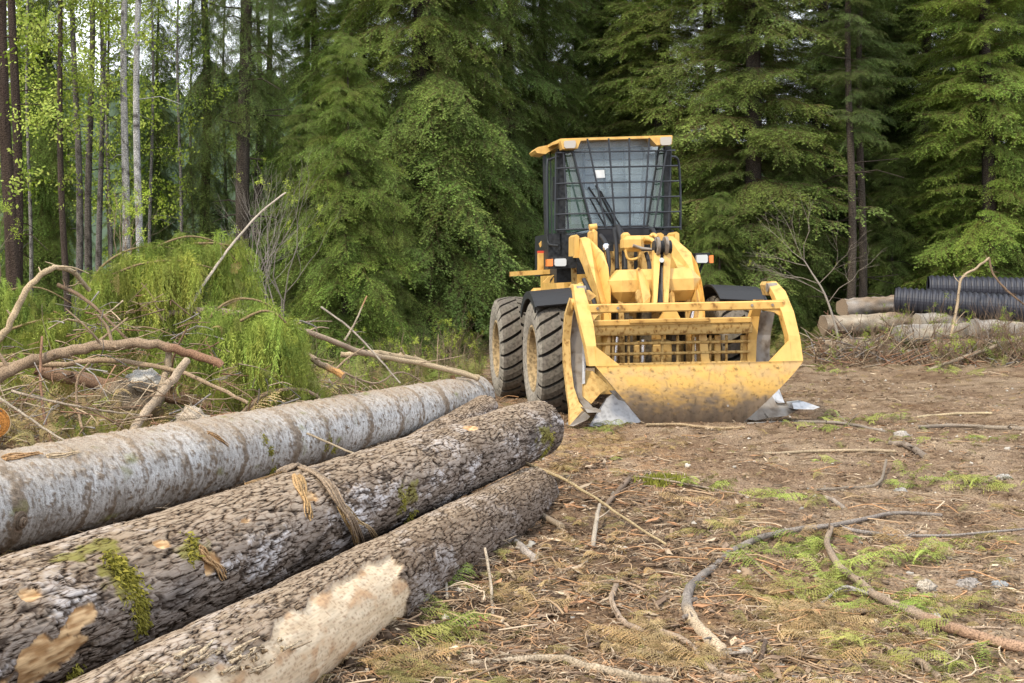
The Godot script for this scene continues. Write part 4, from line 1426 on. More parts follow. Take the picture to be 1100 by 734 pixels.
	for x in [771, 800.5]:
		var st4 := begin()
		beam(st4, lp(x, 360, 0.9), lp(x - 0.5, 393, 0.9), 0.075, 0.03, 0.006)
		part("grate_post", st4, M.yellow_paint, fork)


func loader_clamp(root: Node3D):
	var jaw := holder("clamp_jaw", root)
	var st := begin()
	ribbon(st, lps([[616, 306, 1.0], [618.5, 325, 1.3], [624, 350, 1.55], [629.5, 372, 1.68], [633, 393.5, 1.72]]), lps([[626, 305, 1.0], [632, 325, 1.3], [638, 350, 1.55], [640.5, 372, 1.68], [648, 393, 1.72]]), 0.16)
	part("clamp_arm", st, M.yellow_paint, jaw)
	slab("arm_head", [[614.5, 309, 0.95], [617, 305, 0.95], [623, 305.5, 0.95], [626, 303.5, 0.95], [628, 310, 0.95], [620, 315, 0.95]], 0.2, M.dusty_yellow_paint, jaw)
	slab("arm_ear", [[626, 313, 0.98], [633, 311.5, 0.95], [641, 318, 0.95], [633, 324, 0.98]], 0.08, M.yellow_paint, jaw)
	st = begin()
	ribbon(st, lps([[824.5, 304, 1.0], [831, 315, 1.2], [840, 335, 1.45], [847, 360, 1.62], [850, 389.5, 1.72]]), lps([[834, 302.5, 1.0], [844, 313, 1.2], [853, 335, 1.45], [859.5, 362, 1.62], [863, 388, 1.72]]), 0.16)
	part("clamp_arm", st, M.yellow_paint, jaw)
	slab("arm_head", [[822, 306, 0.96], [824, 302.5, 0.96], [834, 302, 0.96], [836, 308, 0.96], [829, 318, 0.96], [825, 317, 0.96]], 0.2, M.dusty_yellow_paint, jaw)
	# cross bar with its corner webs
	st = begin()
	beam(st, lp(631, 331.8, 1.33), lp(841, 327.6, 1.33), 0.105, 0.12, 0.014)
	part("cross_bar", st, M.yellow_paint, jaw)
	slab("web", [[634.5, 336, 1.36], [650, 335.8, 1.36], [642, 339, 1.37], [636.5, 346, 1.38]], 0.06, M.yellow_paint, jaw)
	slab("web", [[816, 323, 1.36], [842, 322, 1.36], [849, 346, 1.38], [843, 343, 1.38], [832, 335.5, 1.37], [818, 333, 1.36]], 0.05, M.yellow_paint, jaw)
	slab("web", [[639.5, 372, 1.70], [666, 392.6, 1.72], [641, 393.2, 1.72]], 0.05, M.yellow_paint, jaw)
	slab("web", [[826, 390, 1.72], [848.5, 366, 1.66], [851, 389.4, 1.72]], 0.05, M.yellow_paint, jaw)
	# front blade: yellow above, scraped to bare brown steel below
	st = SurfaceTool.new()
	st.begin(Mesh.PRIMITIVE_TRIANGLES)
	var nx := 110
	var ny := 44
	var rows := []
	var cols := []
	for j in ny + 1:
		var t := float(j) / ny
		var row := []
		var cr := []
		var xl := lerpf(639.5, 694.0, t)
		var xr := lerpf(863.0, 793.0, pow(t, 1.15))
		for i in nx + 1:
			var s := float(i) / nx
			var px := lerpf(xl, xr, s)
			var py := lerpf(lerpf(393.5, 387.6, (px - 639.5) / 223.5), 459.0, t)
			var z := 1.74 + 0.10 * sin(t * PI * 0.8) - 0.16 * t * t
			z += 0.004 * n_mid.get_noise_2d(px * 0.03, py * 0.03) + (0.012 if t < 0.02 else 0.0)
			row.append(lp(px, py, z))
			var w := clampf((t - 0.41 + 0.22 * n_patch.get_noise_2d(px * 0.02, py * 0.02) + 0.10 * n_fine.get_noise_2d(px * 0.008, py * 0.02) + 0.25 * (s - 0.5) * (1.0 if s > 0.5 else -0.2)) * 3.6, 0.0, 1.0)
			var yel := Color(0.56, 0.34, 0.095).lerp(Color(0.38, 0.27, 0.15), clampf(0.2 + n_mid.get_noise_2d(px * 0.012 + 7, py * 0.02) * 0.9, 0, 0.6))
			var brown := Color(0.225, 0.165, 0.11).lerp(Color(0.15, 0.118, 0.09), clampf(0.5 + n_mid.get_noise_2d(px * 0.03, py * 0.006), 0, 1))
			var col := yel.lerp(brown, w)
			if n_fine.get_noise_2d(px * 0.012, py * 0.003 + 3.0) > 0.55 and t > 0.1: col = col.lerp(Color(0.16, 0.11, 0.07), 0.4)
			cr.append(col)
		rows.append(row)
		cols.append(cr)
	st.set_smooth_group(4)
	for j in ny:
		for i in nx:
			for q in [[j, i], [j, i + 1], [j + 1, i + 1], [j, i], [j + 1, i + 1], [j + 1, i]]:
				st.set_color(cols[q[0]][q[1]])
				st.add_vertex(rows[q[0]][q[1]])
	var back := Vector3(0, 0, -0.035)
	st.set_smooth_group(-1)
	for i in nx:
		st.set_color(cols[0][i])
		quad(st, rows[0][i + 1], rows[0][i], rows[0][i] + back, rows[0][i + 1] + back)
		st.set_color(Color(0.12, 0.1, 0.08))
		quad(st, rows[ny][i], rows[ny][i + 1], rows[ny][i + 1] + back, rows[ny][i] + back)
	for j in ny:
		st.set_color(Color(0.13, 0.105, 0.08))
		quad(st, rows[j + 1][0], rows[j + 1][0] + back, rows[j][0] + back, rows[j][0])
		quad(st, rows[j][nx], rows[j][nx] + back, rows[j + 1][nx] + back, rows[j + 1][nx])
		for i in nx:
			quad(st, rows[j][i + 1] + back, rows[j][i] + back, rows[j + 1][i] + back, rows[j + 1][i + 1] + back)
	part("front_blade", st, M.worn_paint, jaw)
	for q in [[718, 434], [782, 436]]:
		bar("drain_hole", lp(q[0], q[1], 1.80), lp(q[0], q[1], 1.835), 0.014, M.dull_steel, jaw, 8)
	for q in [[624, 312, 1.02], [829, 309, 1.02]]:
		var pv := begin()
		tube(pv, [lp(q[0] - 5, q[1], q[2]), lp(q[0] + 5, q[1] - 0.3, q[2])], 0.055, 0.055, 14)
		part("pivot_pin", pv, M.dull_steel, jaw)
	for x in [655, 700, 745, 790, 835]:
		var bolt := begin()
		var y := lerpf(393.5, 387.6, (x - 639.5) / 223.5) + 5.0
		tube(bolt, [lp(x, y, 1.765), lp(x, y, 1.785)], 0.016, 0.016, 6)
		part("bolt", bolt, M.dusty_yellow_paint, jaw)
	for q in [[642, 331.5], [664, 331], [808, 328], [830, 327.6]]:
		var bolt := begin()
		tube(bolt, [lp(q[0], q[1], 1.385), lp(q[0], q[1], 1.41)], 0.018, 0.018, 6)
		part("bolt", bolt, M.dull_steel, jaw)


# ---------------------------------------------------------------- the felled logs

class Log:
	var p0: Vector3
	var p1: Vector3
	var r0: float
	var r1: float
	var span: float
	var a: Vector3
	var u: Vector3
	var s: Vector3
	func _init(q0: Vector3, q1: Vector3, ra: float, rb: float):
		p0 = q0; p1 = q1; r0 = ra; r1 = rb
		span = (p1 - p0).length()
		a = (p1 - p0) / span
		u = (Vector3.UP - a * a.y).normalized()
		s = a.cross(u)
	func radius(l: float) -> float:
		return lerpf(r0, r1, clampf(l / span, 0.0, 1.0))
	func point(l: float, th: float, out := 0.0) -> Vector3:
		return p0 + a * l + (u * cos(th) + s * sin(th)) * (radius(l) + out)
	func normal(th: float) -> Vector3:
		return u * cos(th) + s * sin(th)
	func where(p: Vector3) -> Vector3:                     # (along, angle, distance from the axis)
		var l := (p - p0).dot(a)
		var q := p - p0 - a * l
		return Vector3(l, atan2(q.dot(s), q.dot(u)), q.length())


var top_log: Log
var silver_log: Log
var peeled_log: Log
var stub_log: Log


func log_hit(g: Log, px: float, py: float) -> Vector3:          # where the line of sight meets the log, else where it passes nearest
	var d := 3.5
	var best := Vector3(-1, 0, 1e9)
	while d < 22.0:
		var w := g.where(at(px, py, d))
		if w.x > -0.2 and w.x < g.span + 0.2:
			if w.z < g.radius(w.x): return w
			if w.z < best.z: best = w
		d += 0.01
	return best


# A blotch on a log: 1 at its middle, 0 outside, with a ragged rim. «b» is [along, angle, half length, half width].
func blotch(b: Array, l: float, th: float, r: float, rag: float) -> float:
	var x: float = (l - b[0]) / b[2]
	var y: float = wrapf(th - b[1], -PI, PI) * r / b[3]
	return 1.0 - sqrt(x * x + y * y) + rag


var bare_here := 0.0          # set by surface(): how far the wood lies bare at that spot


func log_body(g: Log, style: int, nu: int, nv: int, marks: Array, m: Material, bare_name := "bare_wood") -> MeshInstance3D:
	var v := PackedVector3Array()
	var c := PackedColorArray()
	var uv := PackedVector2Array()
	var bare := PackedByteArray()
	v.resize((nu + 1) * (nv + 1))
	c.resize((nu + 1) * (nv + 1))
	uv.resize((nu + 1) * (nv + 1))
	bare.resize((nu + 1) * (nv + 1))
	for i in nu + 1:
		var l := g.span * i / nu
		var r := g.radius(l)
		for k in nv + 1:
			var th := TAU * k / nv - PI
			bare_here = 0.0
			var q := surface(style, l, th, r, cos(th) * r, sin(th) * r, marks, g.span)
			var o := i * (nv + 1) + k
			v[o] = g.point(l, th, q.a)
			c[o] = Color(q.r, q.g, q.b)
			uv[o] = Vector2(l / 2.7 + 0.02 * sin(th * 2.0), th * g.r0 / 0.58)
			bare[o] = 1 if bare_here > 0.5 else 0
	var all := PackedInt32Array()
	var idx := PackedInt32Array()
	var wood := PackedInt32Array()
	for i in nu:
		for k in nv:
			var o := i * (nv + 1) + k
			var six := PackedInt32Array([o, o + nv + 1, o + nv + 2, o, o + nv + 2, o + 1])
			all.append_array(six)
			if bare[o] + bare[o + 1] + bare[o + nv + 1] + bare[o + nv + 2] >= 2: wood.append_array(six)
			else: idx.append_array(six)
	var n := grid_normals(v, all)
	# sawn ends
	for e in [0, nu]:
		var mid := v.size()
		var nn: Vector3 = g.a * (1.0 if e == nu else -1.0)
		v.append(g.p0 if e == 0 else g.p1)
		c.append(Color(0.5, 0.36, 0.2))
		uv.append(Vector2.ZERO)
		n.append(nn)
		for k in nv + 1:
			v.append(v[e * (nv + 1) + k])
			c.append(Color(0.52, 0.38, 0.22))
			uv.append(Vector2.ZERO)
			n.append(nn)
		for k in nv:
			wood.append_array([mid, mid + 1 + k, mid + 2 + k] if e == 0 else [mid, mid + 2 + k, mid + 1 + k])
	var o := put("log", grid_mesh(v, c, idx, uv, n), m)
	put(bare_name, grid_mesh(v, c, wood, uv, n), M.bare_wood, o)
	return o


# colour (linear) in rgb, height above the plain cylinder in a
func surface(style: int, l: float, th: float, r: float, y: float, z: float, marks: Array, length: float) -> Color:
	var low := n_bark.get_noise_3d(l * 0.9, y * 2.0, z * 2.0)
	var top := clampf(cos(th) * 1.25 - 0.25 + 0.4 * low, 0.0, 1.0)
	if style == 0 or style == 2 or style == 3:
		var sl := 9.0 if style != 3 else 7.0
		var sw := 21.0 if style != 3 else 20.0
		var wob := 0.030 * n_bark.get_noise_3d(l * 6.0, y * 9.0, z * 9.0)
		var p := Vector3(l * sl, (y + wob) * sw, (z + wob) * sw)
		var cv := n_cellv.get_noise_3dv(p)
		var rough := n_bark.get_noise_3d(l * 30.0, y * 55.0, z * 55.0)
		var fur := absf(n_furrow.get_noise_3d(l * 1.5, (y + wob) * 13.0, (z + wob) * 13.0))
		var crack := (1.0 - smoothstep(0.02, 0.10, fur)) * 0.9
		var h := 0.0025 * cv - 0.009 * crack * (0.75 + 0.7 * low) + 0.013 * low + 0.0012 * rough
		var plate_c := Color(0.19, 0.148, 0.115).lerp(Color(0.37, 0.325, 0.295), clampf(0.5 + 0.25 * cv + 0.3 * rough + 0.7 * low, 0.0, 1.0))
		var li := clampf((n_patch.get_noise_3d(l * 1.3 + 5.0, y * 3.0, z * 3.0) + 0.25 * cv + 0.4 * rough) * 3.0 - 0.5, 0.0, 1.0)
		plate_c = plate_c.lerp(Color(0.62, 0.61, 0.635), li * 0.85)
		var da := clampf((n_patch.get_noise_3d(l * 1.1 - 15.0, y * 3.5, z * 3.5) - 0.15 * cv) * 2.6 - 0.45, 0.0, 1.0)
		plate_c = plate_c.lerp(Color(0.10, 0.086, 0.08), da * 0.8)
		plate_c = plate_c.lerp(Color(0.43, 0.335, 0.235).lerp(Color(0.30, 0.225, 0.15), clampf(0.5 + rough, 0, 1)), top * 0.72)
		var col := plate_c.lerp(Color(0.055, 0.040, 0.030), clampf(crack * 1.15, 0.0, 0.93))
		var rag := 0.9 * n_low.get_noise_3d(l * 18.0, y * 28.0, z * 28.0) + 0.06 * rough
		for b in marks:
			var m := blotch(b, l, th, r, rag)
			if m > 0.0:
				var streak := n_low.get_noise_3d(l * 22.0, y * 130.0, z * 130.0)
				if b[4] == 0:                                  # bark torn off: orange wood, sunk
					var k := smoothstep(0.0, 0.10, m)
					bare_here = maxf(bare_here, k)
					h = lerpf(h, -0.008 + 0.005 * streak, k)
					col = col.lerp(Color(0.36, 0.20, 0.09).lerp(Color(0.64, 0.43, 0.23), clampf(0.5 + streak * 1.9, 0, 1)), k)
					if m < 0.12: col = col.lerp(Color(0.10, 0.06, 0.035), 0.6)
				elif b[4] == 1:                                # moss film
					col = col.lerp(Color(0.20, 0.19, 0.035), smoothstep(0.0, 0.4, m) * 0.8)
		if style == 2:
			# the lower log has lost its bark on the near right side; «edge» runs along it
			var edge := peel_edge(l) + 0.22 * n_low.get_noise_2d(l * 8.0, 3.0) + 0.03 * n_low.get_noise_2d(l * 14.0, 9.0)
			var bare := smoothstep(0.0, 0.06, th - edge) * (1.0 - smoothstep(2.4, 2.7, th))
			if l > peel_end + 0.14 * n_low.get_noise_2d(th * 4.0, 1.0) + 0.02 * n_low.get_noise_2d(th * 9.0, 4.0): bare = 0.0
			if bare > 0.0:
				var s1 := n_low.get_noise_3d(l * 9.0, y * 70.0, z * 70.0)
				var s2 := n_patch.get_noise_3d(l * 4.0, y * 8.0, z * 8.0)
				var wood := Color(0.52, 0.39, 0.255).lerp(Color(0.66, 0.54, 0.39), clampf(0.5 + s1 * 0.7, 0, 1))
				wood = wood.lerp(Color(0.42, 0.24, 0.12), clampf(s2 * 2.2 - 0.35, 0.0, 0.7))
				if n_fine.get_noise_2d(l * 1.6, th * 1.4) > 0.42: wood = wood.lerp(Color(0.25, 0.15, 0.09), 0.55)
				col = col.lerp(wood, bare)
				bare_here = bare
				h = lerpf(h + 0.003, -0.011 + 0.0012 * s1 + 0.005 * s2, bare)
			elif th > edge - 0.08: col = col.lerp(Color(0.12, 0.08, 0.05), 0.5)
		return Color(col.r, col.g, col.b, h)
	# pale smooth bark with rough brown rings
	var band := 0.0
	for b in marks:
		if b[4] == 2:
			var x: float = (l - b[0] + 0.05 * n_bark.get_noise_2d(th * 1.6 + b[0] * 9.0, 2.0)) / b[2]
			band = maxf(band, (1.0 - absf(x)) * (0.62 + 1.2 * n_bark.get_noise_3d(l * 14.0, y * 14.0, z * 14.0) + 0.25 * sin(th * 2.0 + b[0] * 7.0)))
	band = smoothstep(0.05, 0.5, maxf(band, 1.3 * n_patch.get_noise_3d(l * 4.5 + 60.0, y * 1.6, z * 1.6) - 0.43 + 0.3 * n_bark.get_noise_3d(l * 16.0, y * 9.0, z * 9.0)))
	var f := n_bark.get_noise_3d(l * 26.0, y * 5.0, z * 5.0)
	var pale := Color(0.42, 0.40, 0.375).lerp(Color(0.75, 0.745, 0.74), clampf(0.5 + f * 0.9 + 0.5 * n_patch.get_noise_3d(l * 1.8, y * 2.5, z * 2.5), 0.0, 1.0))
	var dash := clampf((n_bark.get_noise_3d(l * 55.0, y * 16.0 + 3.0, z * 16.0) - 0.18) * 6.0, 0.0, 1.0)
	pale = pale.lerp(Color(0.16, 0.12, 0.09), dash * 0.75)
	var rg := n_bark.get_noise_3d(l * 22.0, y * 30.0, z * 30.0)
	var brown := Color(0.15, 0.11, 0.08).lerp(Color(0.29, 0.22, 0.155), clampf(0.5 + rg, 0, 1))
	var col2 := pale.lerp(brown, clampf(band, 0.0, 0.9))
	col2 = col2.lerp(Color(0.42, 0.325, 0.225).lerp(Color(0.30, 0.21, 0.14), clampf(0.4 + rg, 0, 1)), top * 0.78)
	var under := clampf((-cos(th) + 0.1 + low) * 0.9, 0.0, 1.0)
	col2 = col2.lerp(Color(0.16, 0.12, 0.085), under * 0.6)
	var g2 := clampf((n_patch.get_noise_3d(l * 2.2 + 30.0, y * 5.0, z * 5.0)) * 3.0 - 1.15, 0.0, 1.0)
	col2 = col2.lerp(Color(0.22, 0.23, 0.06), g2 * 0.7)
	return Color(col2.r, col2.g, col2.b, 0.013 * low + band * (0.008 + 0.012 * rg) + 0.003 * f - 0.004 * dash)


var peel_pts := []
var peel_end := 3.0


func peel_edge(l: float) -> float:
	if peel_pts.is_empty() or l <= peel_pts[0].x: return peel_pts[0].y if peel_pts.size() else 0.0
	for i in peel_pts.size() - 1:
		if l < peel_pts[i + 1].x:
			return lerpf(peel_pts[i].y, peel_pts[i + 1].y, (l - peel_pts[i].x) / maxf(peel_pts[i + 1].x - peel_pts[i].x, 0.01))
	return peel_pts[-1].y


func mark(g: Log, px: float, py: float, hl: float, hw: float, kind: int) -> Array:
	var w := log_hit(g, px, py)
	return [w.x, w.y, hl, hw, kind]


func build_logs():
	top_log = Log.new(Vector3(-2.04, 0.335, -4.0), Vector3(0.2, 0.465, -10.95), 0.262, 0.225)
	silver_log = Log.new(Vector3(-3.5, 0.31, -6.5), Vector3(-0.45, 0.27, -16.8), 0.305, 0.262)
	peeled_log = Log.new(Vector3(-1.33, 0.20, -3.6), Vector3(0.155, 0.09, -9.95), 0.228, 0.19)
	stub_log = Log.new(Vector3(-1.15, -0.10, -13.0), Vector3(-0.31, 0.20, -15.8), 0.175, 0.165)
	for q in [[261, 698], [294, 673], [353, 627], [395, 606]]:
		var w := log_hit(peeled_log, q[0], q[1])
		peel_pts.append(Vector2(w.x, w.y))
	peel_end = log_hit(peeled_log, 425, 622).x + 0.1
	var tm := [mark(top_log, 55, 705, 0.20, 0.085, 0), mark(top_log, 88, 665, 0.07, 0.05, 0), mark(top_log, 226, 605, 0.075, 0.04, 0),
		mark(top_log, 327, 532, 0.09, 0.05, 0), mark(top_log, 175, 585, 0.05, 0.025, 0), mark(top_log, 262, 560, 0.05, 0.02, 0), mark(top_log, 505, 460, 0.10, 0.03, 0), mark(top_log, 30, 640, 0.05, 0.02, 0), mark(top_log, 130, 618, 0.10, 0.10, 1), mark(top_log, 205, 590, 0.12, 0.07, 1), mark(top_log, 100, 590, 0.2, 0.05, 1), mark(top_log, 440, 535, 0.15, 0.1, 1), mark(top_log, 585, 470, 0.2, 0.1, 1)]
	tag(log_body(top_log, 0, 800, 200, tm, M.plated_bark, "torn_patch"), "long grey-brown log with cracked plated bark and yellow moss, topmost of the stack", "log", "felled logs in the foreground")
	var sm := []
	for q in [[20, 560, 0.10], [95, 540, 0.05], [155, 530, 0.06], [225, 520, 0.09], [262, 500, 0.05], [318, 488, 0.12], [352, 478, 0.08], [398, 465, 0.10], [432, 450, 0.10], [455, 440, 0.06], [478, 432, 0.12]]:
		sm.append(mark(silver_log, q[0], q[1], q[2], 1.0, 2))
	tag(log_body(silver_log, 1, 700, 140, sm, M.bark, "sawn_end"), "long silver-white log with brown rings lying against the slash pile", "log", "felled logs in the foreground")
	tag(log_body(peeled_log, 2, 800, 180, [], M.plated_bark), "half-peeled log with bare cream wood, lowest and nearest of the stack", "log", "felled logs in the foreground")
	tag(log_body(stub_log, 3, 150, 70, [], M.plated_bark, "sawn_end"), "short brown log end beside the far tip of the silver log", "log", "felled logs in the foreground")
	# knot at the near end of the silver log
	var kn := log_hit(silver_log, 20, 560)
	var st := begin()
	var kp := silver_log.point(kn.x, kn.y, -0.03)
	var kd := silver_log.normal(kn.y)
	for i in 5:
		tube(st, [kp + kd * 0.012 * i, kp + kd * (0.012 * i + 0.03)], 0.085 - 0.016 * i, 0.078 - 0.016 * i, 14, 0.12, true, Color(0.20, 0.15, 0.11) * (1.25 if i % 2 else 0.7))
	part("knot", st, M.bark, get_node("log_001"))
	# splintered pale wood at the near end of the peeled log
	st = begin()
	for q in [[205, 715, 26], [238, 706, 30], [268, 712, 24], [178, 722, 14], [300, 690, 8]]:
		var w := log_hit(peeled_log, q[0], q[1])
		for k in q[2]:
			var l: float = w.x + rr(-0.16, 0.16)
			var th: float = w.y + rr(-0.22, 0.22)
			var p := peeled_log.point(l, th, rr(-0.022, 0.012))
			var d := (peeled_log.a * rr(0.5, 1.0) * (1.0 if rng.randf() < 0.6 else -1.0) + peeled_log.normal(th) * rr(0.02, 0.38) + peeled_log.s * rr(-0.3, 0.3)).normalized()
			var col := Color(0.60, 0.48, 0.33).lerp(Color(0.24, 0.17, 0.12), rng.randf() * rng.randf())
			var ln := rr(0.03, 0.11)
			tube(st, [p, p + d * ln * 0.5 + peeled_log.normal(th) * 0.006, p + d * ln], rr(0.003, 0.010), 0.002, 5, 0.35, true, col)
	part("splinters", st, M.stick, get_node("log_002")).set_meta("kind", "stuff")
	# moss hanging on the topmost log
	moss("moss_clump", "yellow-green moss tuft hanging down the topmost log", top_log, [[128, 607, 0.05], [133, 620, 0.06], [140, 632, 0.065], [146, 645, 0.06], [150, 658, 0.05], [152, 670, 0.04], [118, 604, 0.04]], 170)
	moss("moss_clump", "small moss tuft beside the torn patch in the middle of the topmost log", top_log, [[204, 578, 0.04], [206, 592, 0.04], [203, 600, 0.03]], 60)
	moss("moss_clump", "thin moss trace under the torn orange patch at the left end", top_log, [[78, 722, 0.035], [84, 728, 0.03]], 60)
	moss("moss_clump", "green moss streak across the silver log near its middle", silver_log, [[283, 473, 0.05], [290, 485, 0.05], [292, 505, 0.05], [289, 520, 0.04], [350, 480, 0.05], [353, 472, 0.05], [358, 482, 0.04]], 90)
	moss("moss_clump", "moss on the underside of the topmost log near its far end", top_log, [[432, 540, 0.05], [440, 555, 0.05], [592, 472, 0.06], [585, 485, 0.06]], 60)
	# torn bark strips thrown over the topmost log
	strip("bark_strip", "long torn grey bark strip hanging over the topmost log", top_log, [[296, 476], [318, 498], [345, 522], [362, 548], [372, 566], [388, 586]], 0.034, Color(0.36, 0.27, 0.19), 0.03)
	strip("bark_strip", "frayed yellow splinter hanging from the torn bark strip", top_log, [[358, 540], [364, 556], [372, 572], [378, 582]], 0.014, Color(0.52, 0.36, 0.18), 0.035)
	strip("bark_strip", "second frayed splinter, on the right side of the torn bark strip", top_log, [[366, 545], [378, 558], [390, 566], [401, 576]], 0.013, Color(0.50, 0.36, 0.20), 0.035)
	strip("bark_strip", "short orange bark shred left of the long torn strip", top_log, [[318, 512], [324, 530], [328, 545], [331, 560]], 0.03, Color(0.45, 0.29, 0.14), 0.008)
	strip("bark_strip", "brown bark shred lying on the crest of the topmost log", top_log, [[262, 508], [285, 506], [305, 501], [318, 498]], 0.014, Color(0.38, 0.24, 0.12), 0.012)
	strip("bark_strip", "orange bark flake on the torn patch mid log", top_log, [[212, 590], [222, 600], [232, 612], [240, 620]], 0.022, Color(0.48, 0.30, 0.15), 0.008)
	strip("bark_strip", "orange-brown bark shred on top of the silver log", silver_log, [[222, 466], [235, 472], [244, 480]], 0.02, Color(0.45, 0.27, 0.13), 0.01)
	strip("bark_strip", "orange wood sliver on the silver log by the left edge", silver_log, [[4, 494], [24, 490], [44, 489]], 0.024, Color(0.55, 0.33, 0.16), 0.012)
	strip("bark_strip", "pale wood sliver on the crest of the silver log", silver_log, [[50, 492], [68, 490], [84, 488]], 0.018, Color(0.66, 0.50, 0.32), 0.012)


func moss(called: String, label: String, g: Log, spots: Array, n: int):
	var st := SurfaceTool.new()
	st.begin(Mesh.PRIMITIVE_TRIANGLES)
	st.set_smooth_group(-1)
	for q in spots:
		var w := log_hit(g, q[0], q[1])
		if w.x < 0.0: continue
		for k in n:
			var l: float = w.x + rng.randfn(0.0, 0.5) * q[2]
			var th: float = w.y + rng.randfn(0.0, 0.5) * q[2] / g.radius(w.x)
			var p := g.point(l, th, rr(-0.004, 0.008))
			var nn := g.normal(th)
			var d := (nn * rr(0.25, 1.0) + Vector3(rr(-1, 1), rr(-1.2, 0.3), rr(-1, 1)) * 0.8).normalized()
			var m := p + d * rr(0.008, 0.018)
			var e := m + (d + Vector3(0, -0.8, 0)).normalized() * rr(0.006, 0.018)
			var s := d.cross(Vector3(rr(-1, 1), rr(-1, 1), rr(-1, 1))).normalized() * rr(0.002, 0.0045)
			st.set_color(Color(0.16, 0.145, 0.026).lerp(Color(0.31, 0.275, 0.05), rng.randf()))
			st.add_vertex(p + s); st.add_vertex(m + s); st.add_vertex(p - s)
			st.add_vertex(m + s); st.add_vertex(e); st.add_vertex(p - s)
	var o := part(called, st, M.frond)
	tag(o, label, "moss", "moss on the logs")


func strip(called: String, label: String, g: Log, line: Array, w: float, col: Color, lift: float):
	var pts := []
	for q in line:
		var h := log_hit(g, q[0], q[1])
		if h.x < 0.0: continue
		pts.append(g.point(h.x, h.y, lift * (0.5 + pts.size() * 0.25)))
	pts = smooth_path(pts, 4)
	var st := begin()
	var n := pts.size()
	for f in 6:
		var off := (f - 2.5) / 2.5
		var path := []
		for i in n:
			var t: Vector3 = (pts[mini(i + 1, n - 1)] - pts[maxi(i - 1, 0)]).normalized()
			var up: Vector3 = (pts[i] - g.p0 - g.a * (pts[i] - g.p0).dot(g.a)).normalized()
			var s := t.cross(up).normalized()
			path.append(pts[i] + s * off * w * (0.75 + 0.35 * sin(i * 0.9 + f)) + up * 0.004 * sin(i * 0.7 + f * 2.0))
		var cut := n - (rng.randi() % 3)
		tube(st, path.slice(0, maxi(cut, 2)), w * 0.30, w * 0.12, 5, 0.3, true, col * rr(0.75, 1.3))
	tag(part(called, st, M.stick), label, "bark strip", "torn bark strips on the logs")


# ---------------------------------------------------------------- old logs, pipes and brush on the right

func plain_log(called: String, label: String, a: Vector3, b: Vector3, r: float, col: Color, col2: Color, group := ""):
	var g := Log.new(a, b, r, r * 0.9)
	var v := PackedVector3Array()
	var c := PackedColorArray()
	var nu := 60
	var nv := 20
	for i in nu + 1:
		for k in nv + 1:
			var th := TAU * k / nv
			var l := g.span * i / nu
			var y := cos(th) * r
			var z := sin(th) * r
			var q := n_bark.get_noise_3d(l * 2.0 + a.x * 5.0, y * 14.0, z * 14.0 + a.y * 9.0)
			var f := n_patch.get_noise_3d(l * 1.2 + a.x * 3.0, y * 4.0 + a.y * 7.0, z * 4.0)
			v.append(g.point(l, th, r * (0.22 * q + 0.3 * f)))
			c.append(col.lerp(col2, clampf(0.5 + 1.6 * f, 0, 1)) * (1.0 + 0.7 * q))
	var idx := PackedInt32Array()
	for i in nu:
		for k in nv:
			var o := i * (nv + 1) + k
			idx.append_array([o, o + nv + 1, o + nv + 2, o, o + nv + 2, o + 1])
	for e in [0, nu]:
		var m := v.size()
		v.append(a if e == 0 else b)
		c.append(col2 * 1.2)
		for k in nv + 1:
			v.append(v[e * (nv + 1) + k])
			c.append(col2 * 1.1)
		for k in nv:
			idx.append_array([m, m + 1 + k, m + 2 + k] if e == 0 else [m, m + 2 + k, m + 1 + k])
	tag(put(called, grid_mesh(v, c, idx), M.stick), label, "log", "old weathered logs under the pipes")


